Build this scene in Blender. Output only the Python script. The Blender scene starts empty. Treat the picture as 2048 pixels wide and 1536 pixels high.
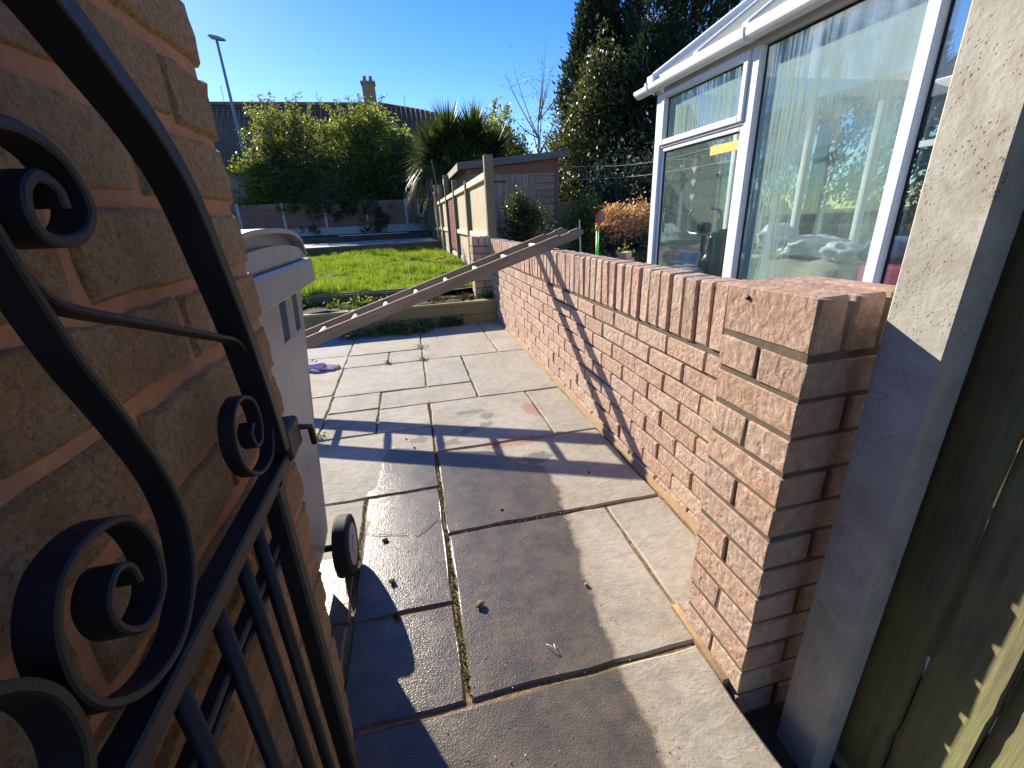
import bpy, math, random
import numpy as np
from mathutils import Vector, Matrix, Quaternion
random.seed(7)
RS = np.random.RandomState(11)
C = bpy.context.scene.collection
SC = bpy.context.scene
PI = math.pi

# ------------------------------------------------------------------ camera, sky, sun, exposure
CAM_H = 1.065
cam_d = bpy.data.cameras.new('camera')
cam = bpy.data.objects.new('camera', cam_d)
C.objects.link(cam)
right = Vector((0.973561, -0.224335, -0.043049))
down = Vector((-0.119163, -0.337988, -0.933576))
fwd = Vector((0.194884, 0.914023, -0.355784))
mw = Matrix((right, -down, -fwd)).transposed().to_4x4()
mw.translation = (0, 0, CAM_H)
cam.matrix_world = mw
cam_d.sensor_width = 36.0
cam_d.lens = 36.0 * 872.24 / 2048
cam_d.clip_start = 0.02
cam_d.clip_end = 500
SC.camera = cam

SUN = Vector((-0.92, 2.03, 1.0)).normalized()      # towards the sun
elev = math.asin(SUN.z)
azim = math.atan2(SUN.x, SUN.y)
world = bpy.data.worlds.new('World')
SC.world = world
world.use_nodes = True
wt = world.node_tree
bg = wt.nodes['Background']
sky = wt.nodes.new('ShaderNodeTexSky')
sky.sky_type = 'NISHITA'
sky.sun_disc = False
sky.sun_elevation = elev
sky.sun_rotation = azim
sky.air_density = 1.0
sky.dust_density = 0.06
sky.ozone_density = 3.5
hs_ = wt.nodes.new('ShaderNodeHueSaturation')
hs_.inputs['Saturation'].default_value = 1.33
hs_.inputs['Value'].default_value = 0.74
hs_.inputs['Hue'].default_value = 0.519
wt.links.new(sky.outputs[0], hs_.inputs['Color'])
wt.links.new(hs_.outputs[0], bg.inputs[0])
bg.inputs[1].default_value = 0.12
sun_d = bpy.data.lights.new('sun', 'SUN')
sun_d.energy = 4.5
sun_d.angle = math.radians(0.53)
sun_d.color = (1.0, 0.92, 0.78)
sun = bpy.data.objects.new('sun', sun_d)
sun.rotation_euler = SUN.to_track_quat('Z', 'Y').to_euler()
C.objects.link(sun)
SC.view_settings.view_transform = 'Standard'
SC.view_settings.look = 'None'
SC.view_settings.gamma = 1
SC.view_settings.exposure = 1.36
try:
    SC.cycles.max_bounces = 8
    SC.cycles.transparent_max_bounces = 16
except Exception:
    pass

# ------------------------------------------------------------------ helpers: objects
def tag(o, label=None, cat=None, group=None, kind=None):
    if label: o['label'] = label
    if cat: o['category'] = cat
    if group: o['group'] = group
    if kind: o['kind'] = kind
    return o

def empty(name, loc=(0, 0, 0), rz=0.0):
    o = bpy.data.objects.new(name, None)
    o.empty_display_size = 0.1
    o.location = loc
    o.rotation_euler = (0, 0, rz)
    C.objects.link(o)
    return o

def thing(name, label, cat, loc=(0, 0, 0), rz=0.0, group=None):
    return tag(empty(name, loc, rz), label, cat, group)

def link(name, me, parent=None, loc=None, rot=None):
    o = bpy.data.objects.new(name, me)
    C.objects.link(o)
    if parent is not None: o.parent = parent
    if loc is not None: o.location = loc
    if rot is not None: o.rotation_euler = rot
    return o

class MB:
    def __init__(self):
        self.v = []; self.f = []; self.sm = []
    def add(self, vs, fs, smooth=False):
        n = len(self.v)
        self.v += [tuple(p) for p in vs]
        self.f += [tuple(i + n for i in f) for f in fs]
        self.sm += [smooth] * len(fs)
        return self
    def box(self, a, b, M=None):
        x0, y0, z0 = a; x1, y1, z1 = b
        vs = [Vector(p) for p in ((x0, y0, z0), (x1, y0, z0), (x1, y1, z0), (x0, y1, z0), (x0, y0, z1), (x1, y0, z1), (x1, y1, z1), (x0, y1, z1))]
        if M is not None: vs = [M @ p for p in vs]
        return self.add(vs, [(0, 3, 2, 1), (4, 5, 6, 7), (0, 1, 5, 4), (1, 2, 6, 5), (2, 3, 7, 6), (3, 0, 4, 7)])
    def cbox(self, a, b, c=0.004, M=None, jit=0.0, rnd=random, smooth=True):
        """box with chamfered edges: 44 triangles"""
        cx, cy, cz = [(a[i] + b[i]) / 2 for i in range(3)]
        h = [(b[i] - a[i]) / 2 for i in range(3)]
        vs = []; idx = {}
        for sx in (-1, 1):
            for sy in (-1, 1):
                for sz in (-1, 1):
                    s = (sx, sy, sz)
                    for k in range(3):
                        p = [s[i] * (h[i] - (0 if i == k else c)) for i in range(3)]
                        idx[(sx, sy, sz, k)] = len(vs)
                        vs.append(Vector((cx + p[0] + rnd.uniform(-jit, jit), cy + p[1] + rnd.uniform(-jit, jit), cz + p[2] + rnd.uniform(-jit, jit))))
        if M is not None: vs = [M @ p for p in vs]
        fs = []
        def q(*k): fs.append(tuple(idx[i] for i in k))
        for s in (-1, 1):
            def o(l): return l if s > 0 else l[::-1]
            q(*o([(s, -1, -1, 0), (s, 1, -1, 0), (s, 1, 1, 0), (s, -1, 1, 0)]))
            q(*o([(-1, s, -1, 1), (-1, s, 1, 1), (1, s, 1, 1), (1, s, -1, 1)]))
            q(*o([(-1, -1, s, 2), (1, -1, s, 2), (1, 1, s, 2), (-1, 1, s, 2)]))
        for s in (-1, 1):
            for t in (-1, 1):
                r = s * t
                def o(l): return l if r > 0 else l[::-1]
                q(*o([(s, t, -1, 0), (s, t, -1, 1), (s, t, 1, 1), (s, t, 1, 0)]))
                q(*o([(s, -1, t, 2), (s, -1, t, 0), (s, 1, t, 0), (s, 1, t, 2)]))
                q(*o([(-1, s, t, 1), (-1, s, t, 2), (1, s, t, 2), (1, s, t, 1)]))
        for sx in (-1, 1):
            for sy in (-1, 1):
                for sz in (-1, 1):
                    l = [(sx, sy, sz, 0), (sx, sy, sz, 1), (sx, sy, sz, 2)]
                    q(*(l if sx * sy * sz > 0 else l[::-1]))
        return self.add(vs, fs, smooth)
    def tube(self, pts, r, n=8, caps=True, smooth=True):
        pts = [Vector(p) for p in pts]
        rs = r if isinstance(r, (list, tuple)) else [r] * len(pts)
        vs = []; fs = []
        up = None
        for i, p in enumerate(pts):
            t = (pts[min(i + 1, len(pts) - 1)] - pts[max(i - 1, 0)])
            t = t.normalized() if t.length > 1e-9 else Vector((0, 0, 1))
            if up is None:
                up = Vector((0, 0, 1)) if abs(t.z) < .9 else Vector((1, 0, 0))
            a = t.cross(up).normalized(); b = a.cross(t).normalized(); up = b
            for k in range(n):
                w = 2 * PI * k / n
                vs.append(p + a * (rs[i] * math.cos(w)) + b * (rs[i] * math.sin(w)))
        for i in range(len(pts) - 1):
            for k in range(n):
                k2 = (k + 1) % n
                fs.append((i * n + k, i * n + k2, (i + 1) * n + k2, (i + 1) * n + k))
        if caps:
            fs.append(tuple(range(n))[::-1]); fs.append(tuple((len(pts) - 1) * n + k for k in range(n)))
        return self.add(vs, fs, smooth)
    def prism(self, poly, axis, a, b, smooth=False):
        """poly: 2D points in the plane perpendicular to axis (0 x,1 y,2 z)"""
        def P(u, w, t):
            return ((t, u, w), (u, t, w), (u, w, t))[axis]
        n = len(poly)
        vs = [P(u, w, a) for u, w in poly] + [P(u, w, b) for u, w in poly]
        fs = [tuple(range(n)), tuple(range(n, 2 * n))[::-1]] + [(i, i + n, (i + 1) % n + n, (i + 1) % n) for i in range(n)]
        return self.add(vs, fs, smooth)
    def me(self, mat):
        m = bpy.data.meshes.new('mesh')
        m.from_pydata(self.v, [], self.f)
        m.materials.append(mat)
        m.polygons.foreach_set('use_smooth', self.sm)
        m.update()
        import bmesh as _b
        bm = _b.new(); bm.from_mesh(m); _b.ops.recalc_face_normals(bm, faces=bm.faces); bm.to_mesh(m); bm.free()
        return m
    def obj(self, name, mat, parent=None, loc=None, rot=None):
        return link(name, self.me(mat), parent, loc, rot)

def spline(pts, sub=6):
    P = [Vector(p) for p in pts]
    P = [2 * P[0] - P[1]] + P + [2 * P[-1] - P[-2]]
    out = []
    for i in range(1, len(P) - 2):
        a, b, c, d = P[i - 1:i + 3]
        for k in range(sub):
            t = k / sub
            out.append(0.5 * ((2 * b) + (c - a) * t + (2 * a - 5 * b + 4 * c - d) * t * t + (3 * b - 3 * c + d - a) * t ** 3))
    out.append(P[-2])
    return out

def quads_mesh(P, mat, tri=False):
    """P: (n,4,3) or (n,3,3) numpy corners -> mesh"""
    n, k, _ = P.shape
    m = bpy.data.meshes.new('mesh')
    m.vertices.add(n * k)
    m.vertices.foreach_set('co', P.reshape(-1).astype(np.float32))
    m.loops.add(n * k)
    m.loops.foreach_set('vertex_index', np.arange(n * k, dtype=np.int32))
    m.polygons.add(n)
    m.polygons.foreach_set('loop_start', np.arange(0, n * k, k, dtype=np.int32))
    try: m.polygons.foreach_set('loop_total', np.full(n, k, dtype=np.int32))
    except Exception: pass
    m.materials.append(mat)
    m.update(calc_edges=True)
    m.validate()
    return m

# ------------------------------------------------------------------ helpers: materials
class NT:
    def __init__(self, name):
        self.m = bpy.data.materials.new(name); self.m.use_nodes = True
        self.t = self.m.node_tree; self.t.nodes.clear()
        self.out = self.t.nodes.new('ShaderNodeOutputMaterial')
    def n(self, typ, **kw):
        o = self.t.nodes.new('ShaderNode' + typ)
        for k, v in kw.items():
            if k in ('in_',): continue
            setattr(o, k, v)
        return o
    def l(self, a, b): self.t.links.new(a, b)
    def val(self, sock, v):
        if isinstance(v, bpy.types.NodeSocket): self.l(v, sock)
        elif v is not None:
            if hasattr(sock, 'default_value'):
                try: sock.default_value = v
                except Exception: sock.default_value = tuple(v) + (1,)
    def pos(self, scale=(1, 1, 1), rot=(0, 0, 0), kind='world'):
        if kind == 'world': s = self.n('NewGeometry').outputs['Position']
        else: s = self.n('TexCoord').outputs['Object']
        mp = self.n('Mapping'); self.l(s, mp.inputs[0])
        mp.inputs['Scale'].default_value = scale; mp.inputs['Rotation'].default_value = rot
        return mp.outputs[0]
    def noise(self, vec, scale=5, detail=4, rough=.55, dist=0.0, out='Fac'):
        o = self.n('TexNoise'); self.l(vec, o.inputs['Vector'])
        o.inputs['Scale'].default_value = scale; o.inputs['Detail'].default_value = detail
        o.inputs['Roughness'].default_value = rough; o.inputs['Distortion'].default_value = dist
        return o.outputs[out]
    def vor(self, vec, scale=5, feature='F1', out='Distance', rnd=1.0):
        o = self.n('TexVoronoi'); o.feature = feature; self.l(vec, o.inputs['Vector'])
        o.inputs['Scale'].default_value = scale; o.inputs['Randomness'].default_value = rnd
        return o.outputs[out]
    def math(self, op, a, b=None, c=None, clamp=False):
        o = self.n('Math'); o.operation = op; o.use_clamp = clamp
        self.val(o.inputs[0], a)
        if b is not None: self.val(o.inputs[1], b)
        if c is not None: self.val(o.inputs[2], c)
        return o.outputs[0]
    def ramp(self, fac, stops, interp='LINEAR'):
        o = self.n('ValToRGB'); self.l(fac, o.inputs[0]); r = o.color_ramp; r.interpolation = interp
        while len(r.elements) < len(stops): r.elements.new(0.5)
        for e, (p, c) in zip(r.elements, stops):
            e.position = p
            e.color = (c, c, c, 1) if isinstance(c, (int, float)) else tuple(c) + (1,)
        return o.outputs[0]
    def mix(self, fac, a, b, blend='MIX'):
        o = self.n('MixRGB'); o.blend_type = blend
        self.val(o.inputs[0], fac)
        for s, v in ((o.inputs[1], a), (o.inputs[2], b)):
            if isinstance(v, bpy.types.NodeSocket): self.l(v, s)
            else: s.default_value = tuple(v) + (1,)
        return o.outputs[0]
    def orand(self): return self.n('ObjectInfo').outputs['Random']
    def island(self): return self.n('NewGeometry').outputs['Random Per Island']
    def bump(self, h, strength=.5, dist=.01, normal=None):
        o = self.n('Bump'); self.l(h, o.inputs['Height'])
        self.val(o.inputs['Strength'], strength); o.inputs['Distance'].default_value = dist
        if normal is not None: self.l(normal, o.inputs['Normal'])
        return o.outputs[0]
    def pbsdf(self, col, rough=.8, bump=None, spec=.3, metal=0.0, **kw):
        o = self.n('BsdfPrincipled')
        self.val(o.inputs['Base Color'], col if isinstance(col, bpy.types.NodeSocket) else tuple(col) + (1,))
        self.val(o.inputs['Roughness'], rough)
        self.val(o.inputs['Specular IOR Level'], spec)
        o.inputs['Metallic'].default_value = metal
        if bump is not None: self.l(bump, o.inputs['Normal'])
        for k, v in kw.items(): self.val(o.inputs[k], v)
        return o.outputs[0]
    def done(self, sh):
        self.l(sh, self.out.inputs[0]); return self.m

def brick_mat(name, cols, white=.25, bscale=1.0, bstr=.8, bdist=.006, stretch=(1, 1, 1), pit=.45, fleck=False):
    t = NT(name)
    p = t.pos(); r = t.orand()
    base = t.ramp(r, [(i / (len(cols) - 1), c) for i, c in enumerate(cols)])
    n1 = t.noise(p, 9, 5, .6)
    alt = t.ramp(n1, [(.3, cols[0]), (.55, cols[-1]), (.75, cols[len(cols) // 2])])
    c = t.mix(.32, base, alt)
    n2 = t.noise(p, 60 * bscale, 6, .7)
    c = t.mix(t.ramp(n2, [(.36, pit), (.52, 0.0)]), c, (.42, .38, .36), 'MULTIPLY')
    if fleck:
        f1 = t.noise(p, 330, 3, .75)
        c = t.mix(t.ramp(f1, [(.34, .6), (.45, 0.0)]), c, (.34, .28, .22), 'MULTIPLY')
        c = t.mix(t.ramp(f1, [(.58, 0.0), (.70, .55)]), c, (.70, .60, .46))
    wn = t.noise(p, 14, 6, .7, .6)
    wm = t.math('MULTIPLY', t.ramp(wn, [(.5, 0.0), (.7, 1.0)]), t.ramp(n2, [(.4, 0.0), (.6, 1.0)]))
    c = t.mix(t.math('MULTIPLY', wm, white), c, (.72, .66, .6))
    ps = t.pos(stretch)
    w = t.vor(t.mix(.06, ps, t.noise(ps, 12, 3, out='Color')), 95 * bscale, 'SMOOTH_F1')
    hgt = t.math('ADD', t.math('MULTIPLY', t.noise(ps, 46 * bscale, 9, .78, .5), 1.3), t.math('MULTIPLY', w, .55))
    hgt = t.math('ADD', hgt, t.math('MULTIPLY', t.noise(p, 16, 4, .6), 1.1))
    return t.done(t.pbsdf(c, .92, t.bump(hgt, bstr, bdist), .15))

M = {}
M['brick_pink'] = brick_mat('brick_pink', [(.50, .305, .215), (.55, .41, .295), (.44, .275, .21), (.55, .35, .25), (.39, .24, .165), (.54, .41, .33)], .5, .8, .9, .008, (1, 1, .8), .35)
M['brick_old'] = brick_mat('brick_old', [(.56, .33, .16), (.62, .40, .21), (.50, .29, .15), (.58, .34, .17), (.64, .43, .24)], .5, 2.6, 1.0, .010, pit=.5, fleck=True)

def mortar_mat(name, c1, c2, sc=30):
    t = NT(name); p = t.pos()
    n = t.noise(p, sc, 6, .7)
    c = t.mix(t.noise(p, 4, 3), c1, c2)
    c = t.mix(t.ramp(n, [(.3, .45), (.7, 0)]), c, (.4, .4, .4), 'MULTIPLY')
    return t.done(t.pbsdf(c, .95, t.bump(n, .7, .004), .1))
M['mortar'] = mortar_mat('mortar', (.20, .155, .11), (.13, .105, .08))
M['mortar_red'] = mortar_mat('mortar_red', (.48, .25, .155), (.40, .20, .125), 60)
M['soil'] = mortar_mat('soil', (.07, .05, .035), (.11, .085, .05), 25)

def stone_mat():
    """riven sandstone paving, with the water stain that lies across the near slabs"""
    t = NT('sandstone'); p = t.pos(); r = t.orand()
    base = t.ramp(r, [(0, (.355, .325, .27)), (.3, (.41, .37, .31)), (.55, (.39, .35, .28)), (.8, (.365, .35, .31)), (1, (.43, .385, .32))])
    n1 = t.noise(p, 3.5, 6, .65, .5)
    c = t.mix(t.ramp(n1, [(.40, .0), (.66, .75)]), base, (.29, .255, .20))
    n2 = t.noise(p, 22, 7, .7, .3)
    c = t.mix(t.ramp(n2, [(.35, .35), (.6, 0)]), c, (.5, .48, .45), 'MULTIPLY')
    c = t.mix(t.math('MULTIPLY', t.ramp(t.noise(p, 6, 4, .6), [(.58, 0.0), (.75, 1.0)]), .4), c, (.45, .29, .17))
    c = t.mix(t.math('MULTIPLY', t.ramp(t.noise(p, 14, 7, .8), [(.58, 0.0), (.68, 1.0)]), .4), c, (.56, .53, .47))
    # wet area
    sep = t.n('SeparateXYZ'); t.l(t.n('NewGeometry').outputs['Position'], sep.inputs[0])
    X, Y = sep.outputs[0], sep.outputs[1]
    nz = t.math('MULTIPLY', t.math('SUBTRACT', t.noise(p, 5, 5, .6), .5), .16)
    nf = t.math('MULTIPLY', t.math('SUBTRACT', t.noise(p, 30, 3, .6), .5), .03)
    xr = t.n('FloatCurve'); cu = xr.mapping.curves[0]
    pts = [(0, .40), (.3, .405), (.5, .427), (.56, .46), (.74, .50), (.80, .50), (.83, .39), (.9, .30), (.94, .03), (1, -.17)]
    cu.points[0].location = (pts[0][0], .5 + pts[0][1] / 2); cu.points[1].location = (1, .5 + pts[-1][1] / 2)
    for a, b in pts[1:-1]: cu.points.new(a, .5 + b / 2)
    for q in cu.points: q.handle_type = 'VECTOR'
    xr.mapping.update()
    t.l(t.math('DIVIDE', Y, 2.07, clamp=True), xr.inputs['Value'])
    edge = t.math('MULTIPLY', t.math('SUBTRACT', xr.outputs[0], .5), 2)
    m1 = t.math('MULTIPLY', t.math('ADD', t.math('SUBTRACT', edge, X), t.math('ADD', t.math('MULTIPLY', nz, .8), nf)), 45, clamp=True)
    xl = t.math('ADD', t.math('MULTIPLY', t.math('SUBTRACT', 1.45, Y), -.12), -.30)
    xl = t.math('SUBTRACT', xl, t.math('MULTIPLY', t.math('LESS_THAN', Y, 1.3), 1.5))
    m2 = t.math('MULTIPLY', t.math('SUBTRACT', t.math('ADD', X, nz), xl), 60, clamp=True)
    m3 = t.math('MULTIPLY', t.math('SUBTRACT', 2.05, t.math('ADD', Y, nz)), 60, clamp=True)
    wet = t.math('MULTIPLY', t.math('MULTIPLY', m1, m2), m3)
    nb = t.math('MULTIPLY', t.math('SUBTRACT', t.noise(p, 13, 5, .7), .5), .22)
    nc = t.math('MULTIPLY', t.math('SUBTRACT', t.noise(t.pos((1, 1, 1), (0, 0, 1.3)), 15, 5, .7), .5), .14)
    # damp spots further on
    def spot(x, y, rx, ry):
        a = t.math('DIVIDE', t.math('SUBTRACT', t.math('ADD', X, nb), x), rx)
        b = t.math('DIVIDE', t.math('SUBTRACT', t.math('ADD', Y, nc), y), ry)
        d = t.math('ADD', t.math('MULTIPLY', a, a), t.math('MULTIPLY', b, b))
        return t.math('MULTIPLY', t.math('SUBTRACT', 1, d), 2.2, clamp=True)
    sp = spot(.47, 1.74, .10, .055)
    for a in ((.20, 2.12, .07, .05), (.31, 2.17, .05, .04), (.24, 2.36, .09, .035), (.10, 2.02, .06, .04), (.33, 2.28, .05, .05), (-.05, 2.1, .045, .05)):
        sp = t.math('MAXIMUM', sp, t.math('MULTIPLY', spot(*a), .8))
    sp = t.math('MULTIPLY', sp, .72)
    red = t.math('MULTIPLY', t.math('MAXIMUM', spot(.60, 2.3, .05, .12), spot(.40, 1.93, .17, .05)), .75)
    c = t.mix(red, c, (.33, .17, .11))
    # warm drying edge around the wet area
    rim = t.math('MULTIPLY', t.math('ADD', t.math('ADD', t.math('SUBTRACT', edge, X), .035), t.math('MULTIPLY', nz, .8)), 30, clamp=True)
    rim = t.math('MULTIPLY', rim, t.math('MULTIPLY', m2, m3))
    c = t.mix(t.math('MULTIPLY', rim, .35), c, (.33, .25, .17))
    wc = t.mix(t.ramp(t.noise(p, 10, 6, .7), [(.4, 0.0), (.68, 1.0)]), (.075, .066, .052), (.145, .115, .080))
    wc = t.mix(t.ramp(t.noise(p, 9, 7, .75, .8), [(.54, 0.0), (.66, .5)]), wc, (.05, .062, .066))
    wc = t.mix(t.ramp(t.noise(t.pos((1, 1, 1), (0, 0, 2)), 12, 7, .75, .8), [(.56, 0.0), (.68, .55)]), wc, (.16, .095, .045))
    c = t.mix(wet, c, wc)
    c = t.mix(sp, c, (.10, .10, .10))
    rv = t.noise(t.pos((1, 1.6, 1), (0, 0, .5)), 17, 9, .7, .35)
    h = t.math('ADD', t.math('MULTIPLY', rv, 1.0), t.math('MULTIPLY', t.noise(p, 120, 6, .8), .30))
    b = t.bump(h, t.math('SUBTRACT', .6, t.math('MULTIPLY', wet, .38)), .007)
    grit = t.vor(p, 230)
    b = t.bump(t.math('MULTIPLY', grit, wet), .4, .0016, b)
    rough = t.math('SUBTRACT', .85, t.math('MULTIPLY', wet, .56))
    return t.done(t.pbsdf(c, rough, b, t.math('ADD', .25, t.math('MULTIPLY', wet, .35))))
M['stone'] = stone_mat()

def joint_mat():
    t = NT('joint_fill'); p = t.pos()
    n = t.noise(p, 45, 6, .75)
    c = t.mix(t.ramp(t.noise(p, 3.0, 3, .6), [(.42, 0.0), (.58, 1.0)]), (.38, .23, .14), (.22, .19, .07))
    c = t.mix(t.ramp(n, [(.36, .8), (.56, 0)]), c, (.07, .055, .035))
    return t.done(t.pbsdf(c, .95, t.bump(n, 1, .012), .1))
M['joint'] = joint_mat()

def concrete_mat(name, c1, c2, pits=1.0):
    t = NT(name); p = t.pos()
    n = t.noise(p, 9, 6, .65, .8)
    c = t.mix(t.ramp(n, [(.4, 0.0), (.62, 1.0)]), c1, c2)
    c = t.mix(t.math('MULTIPLY', t.ramp(t.noise(p, 26, 5, .7), [(.52, 0.0), (.7, 1.0)]), .45), c, (.36, .30, .21))
    v = t.vor(t.mix(.008, p, t.noise(p, 90, 3, out='Color')), 150)
    dn = t.ramp(t.noise(p, 13, 4, .6), [(.42, 0.0), (.62, 1.0)])
    spots = t.math('MULTIPLY', t.ramp(v, [(.20, 1.0), (.27, 0.0)]), dn)
    spots = t.math('MULTIPLY', spots, pits)
    c = t.mix(t.math('MULTIPLY', spots, .75), c, (.13, .11, .09))
    h = t.math('SUBTRACT', t.noise(p, 60, 5, .6), t.math('MULTIPLY', spots, .5))
    return t.done(t.pbsdf(c, .85, t.bump(h, .5, .003), .2))
M['concrete'] = concrete_mat('concrete', (.46, .44, .385), (.36, .335, .285))
M['gravel_board'] = concrete_mat('gravel_board', (.55, .54, .50), (.42, .41, .38), .3)

def wood_mat(name, c1, c2, axis=2, green=0.0, gc=(.2, .24, .1), scale=1.0, kind='world', rough=.85, knots=True):
    t = NT(name)
    s = [34, 34, 34]; s[axis] = 2.2
    p = t.pos(tuple(x * scale for x in s), kind=kind)
    q = t.pos()
    g = t.noise(p, 1.0, 7, .65, .6)
    r = t.orand()
    c = t.mix(t.ramp(g, [(.32, 1.0), (.62, 0.0)]), c1, c2)
    c = t.mix(t.math('MULTIPLY', r, .5), c, c2)
    fine = t.noise(p, 4.0, 5, .7)
    c = t.mix(t.ramp(fine, [(.3, .45), (.6, 0)]), c, (.4, .38, .36), 'MULTIPLY')
    if green:
        c = t.mix(t.math('MULTIPLY', t.ramp(t.noise(q, 3.2, 5, .65), [(.38, 0.0), (.62, 1.0)]), green), c, gc)
    h = t.math('ADD', g, t.math('MULTIPLY', fine, .5))
    return t.done(t.pbsdf(c, rough, t.bump(h, .6, .004), .2))
M['wood_post'] = wood_mat('wood_post', (.25, .205, .14), (.155, .13, .09), 2, .2)
M['wood_fence'] = wood_mat('wood_fence', (.74, .62, .44), (.55, .45, .30), 2, .1)
M['wood_rail'] = wood_mat('wood_rail', (.80, .73, .58), (.66, .58, .44), 1, .05)
M['wood_shed'] = wood_mat('wood_shed', (.38, .265, .19), (.22, .16, .12), 0, .05)
M['wood_shed_v'] = wood_mat('wood_shed_v', (.40, .30, .23), (.22, .165, .13), 2, .05)
M['wood_shed_side'] = wood_mat('wood_shed_side', (.42, .39, .34), (.28, .25, .22), 1, .1)
M['wood_red'] = wood_mat('wood_red', (.26, .13, .10), (.17, .10, .08), 0)
M['wood_roof'] = wood_mat('wood_roof', (.20, .18, .18), (.12, .11, .11), 0)
M['wood_trellis'] = wood_mat('wood_trellis', (.36, .11, .09), (.24, .08, .07), 2)
M['wood_far'] = wood_mat('wood_far', (.40, .22, .15), (.25, .14, .10), 0, .05)
M['wood_deck'] = wood_mat('wood_deck', (.44, .36, .20), (.28, .23, .12), 0, .55, (.25, .27, .10))
M['wood_sleeper'] = wood_mat('wood_sleeper', (.17, .13, .09), (.10, .08, .055), 0, .3)
M['wood_near'] = wood_mat('wood_near', (.25, .22, .13), (.105, .095, .055), 2, .75, (.20, .22, .09), .8)
M['wood_ladder'] = wood_mat('wood_ladder', (.36, .275, .19), (.20, .15, .10), 0, .0, kind='object')

def plain(name, col, rough=.5, spec=.4, bstr=0.0, bscale=40, var=.0, metal=0.0):
    t = NT(name); p = t.pos()
    c = col
    if var:
        c = t.mix(t.math('MULTIPLY', t.ramp(t.noise(p, 7, 6, .7), [(.35, 1.0), (.65, 0.0)]), var), col, tuple(x * .45 for x in col))
    b = t.bump(t.noise(p, bscale, 5, .6), bstr, .002) if bstr else None
    return t.done(t.pbsdf(c, rough, b, spec, metal))
M['rung'] = plain('rung', (.72, .67, .58), .6, .3, .3, 60, .25)
M['iron'] = plain('iron', (.009, .010, .016), .5, .35, .35, 140, .3)
M['upvc'] = plain('upvc', (.80, .80, .80), .35, .4, .1, 20, .10)
M['upvc_grey'] = plain('upvc_grey', (.66, .64, .63), .45, .4, .1, 20, .2)
M['gasket'] = plain('gasket', (.015, .015, .017), .5)
M['rubber'] = plain('rubber', (.018, .018, .02), .7, .3, .3, 80, .2)
M['hub'] = plain('hub', (.33, .33, .35), .5)
M['glove'] = plain('glove', (.60, .47, .62), .9, .1, .6, 150, .15)
M['lamp_metal'] = plain('lamp_metal', (.20, .25, .27), .5)
M['black_plastic'] = plain('black_plastic', (.012, .012, .014), .25, .5)
M['bag_black'] = plain('bag_black', (.012, .013, .018), .22, .6, 1.0, 16)
M['bag_white'] = plain('bag_white', (.78, .80, .82), .4, .4, 1.0, 14, .2)
M['steel'] = plain('steel', (.35, .40, .42), .3, .5, 0, 1, 0, .6)
M['screen'] = plain('screen', (.35, .42, .45), .15, .6, .2, 30, .4)
M['cloth_cream'] = plain('cloth_cream', (.52, .50, .38), .9, .1, .6, 9, .25)
M['cloth_pink'] = plain('cloth_pink', (.5, .12, .18), .9, .1, .4, 20, .2)
M['cloth_blue'] = plain('cloth_blue', (.22, .28, .40), .9, .1, .4, 20, .2)
M['yellow_tape'] = plain('yellow_tape', (.62, .50, .08), .6, .3, .1, 30, .15)
M['wall_in'] = plain('wall_in', (.42, .38, .32), .9, .1, .2, 20, .1)
M['white_paint'] = plain('white_paint', (.75, .74, .72), .5, .3, .2, 30, .2)
M['red_plastic'] = plain('red_plastic', (.75, .05, .03), .35)
M['teal_plastic'] = plain('teal_plastic', (.04, .28, .34), .35)
M['green_plastic'] = plain('green_plastic', (.08, .62, .06), .35)
M['orange_plastic'] = plain('orange_plastic', (.85, .25, .02), .35)
M['cable'] = plain('cable', (.35, .37, .36), .5)
M['bark'] = plain('bark', (.11, .08, .06), .9, .1, .9, 30, .4)
M['twig'] = plain('twig', (.17, .13, .10), .9, .1)
M['pebble'] = plain('pebble', (.33, .29, .23), .8, .2, .5, 60, .4)
M['render_wall'] = plain('render_wall', (.40, .30, .22), .9, .1, .3, 15, .2)
M['chimney'] = plain('chimney', (.34, .24, .15), .9, .1, .3, 8, .4)
M['flower'] = plain('flower', (.85, .62, .02), .7, .2)

def bin_mat():
    t = NT('bin_plastic'); p = t.pos()
    c = t.mix(t.ramp(t.noise(p, 5, 6, .7), [(.4, 0.0), (.7, .5)]), (.19, .21, .25), (.28, .29, .31))
    c = t.mix(t.math('MULTIPLY', t.ramp(t.noise(t.pos((60, 60, 4)), 1, 4, .7), [(.62, 0.0), (.75, 1.0)]), .5), c, (.5, .48, .46))
    return t.done(t.pbsdf(c, .38, t.bump(t.noise(p, 3.5, 3), .25, .02), .45))
M['bin'] = bin_mat()

def leaf_mat(name, cols, trans=.45, rough=.5, vary=True, spec=.35, ns=.9, dk=.55):
    t = NT(name); r = t.island()
    c = t.ramp(r, [(i / (len(cols) - 1), x) for i, x in enumerate(cols)])
    n = t.noise(t.pos(), ns, 4)
    c = t.mix(t.ramp(n, [(.35, dk), (.65, 0)]), c, (.55, .6, .5), 'MULTIPLY')
    d = t.pbsdf(c, rough, None, spec)
    tr = t.n('BsdfTranslucent'); t.l(t.mix(1.0, c, (1.5, 1.45, .7), 'MULTIPLY'), tr.inputs[0])
    mx = t.n('MixShader'); mx.inputs[0].default_value = trans
    t.l(d, mx.inputs[1]); t.l(tr.outputs[0], mx.inputs[2])
    return t.done(mx.outputs[0])
M['grass'] = leaf_mat('grass', [(.09, .16, .025), (.17, .28, .035), (.30, .37, .08), (.19, .29, .04)], .45, .5, ns=5.5, dk=1.0)
M['weed'] = leaf_mat('weed', [(.04, .07, .022), (.07, .11, .035), (.12, .15, .06)], .3)
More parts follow.
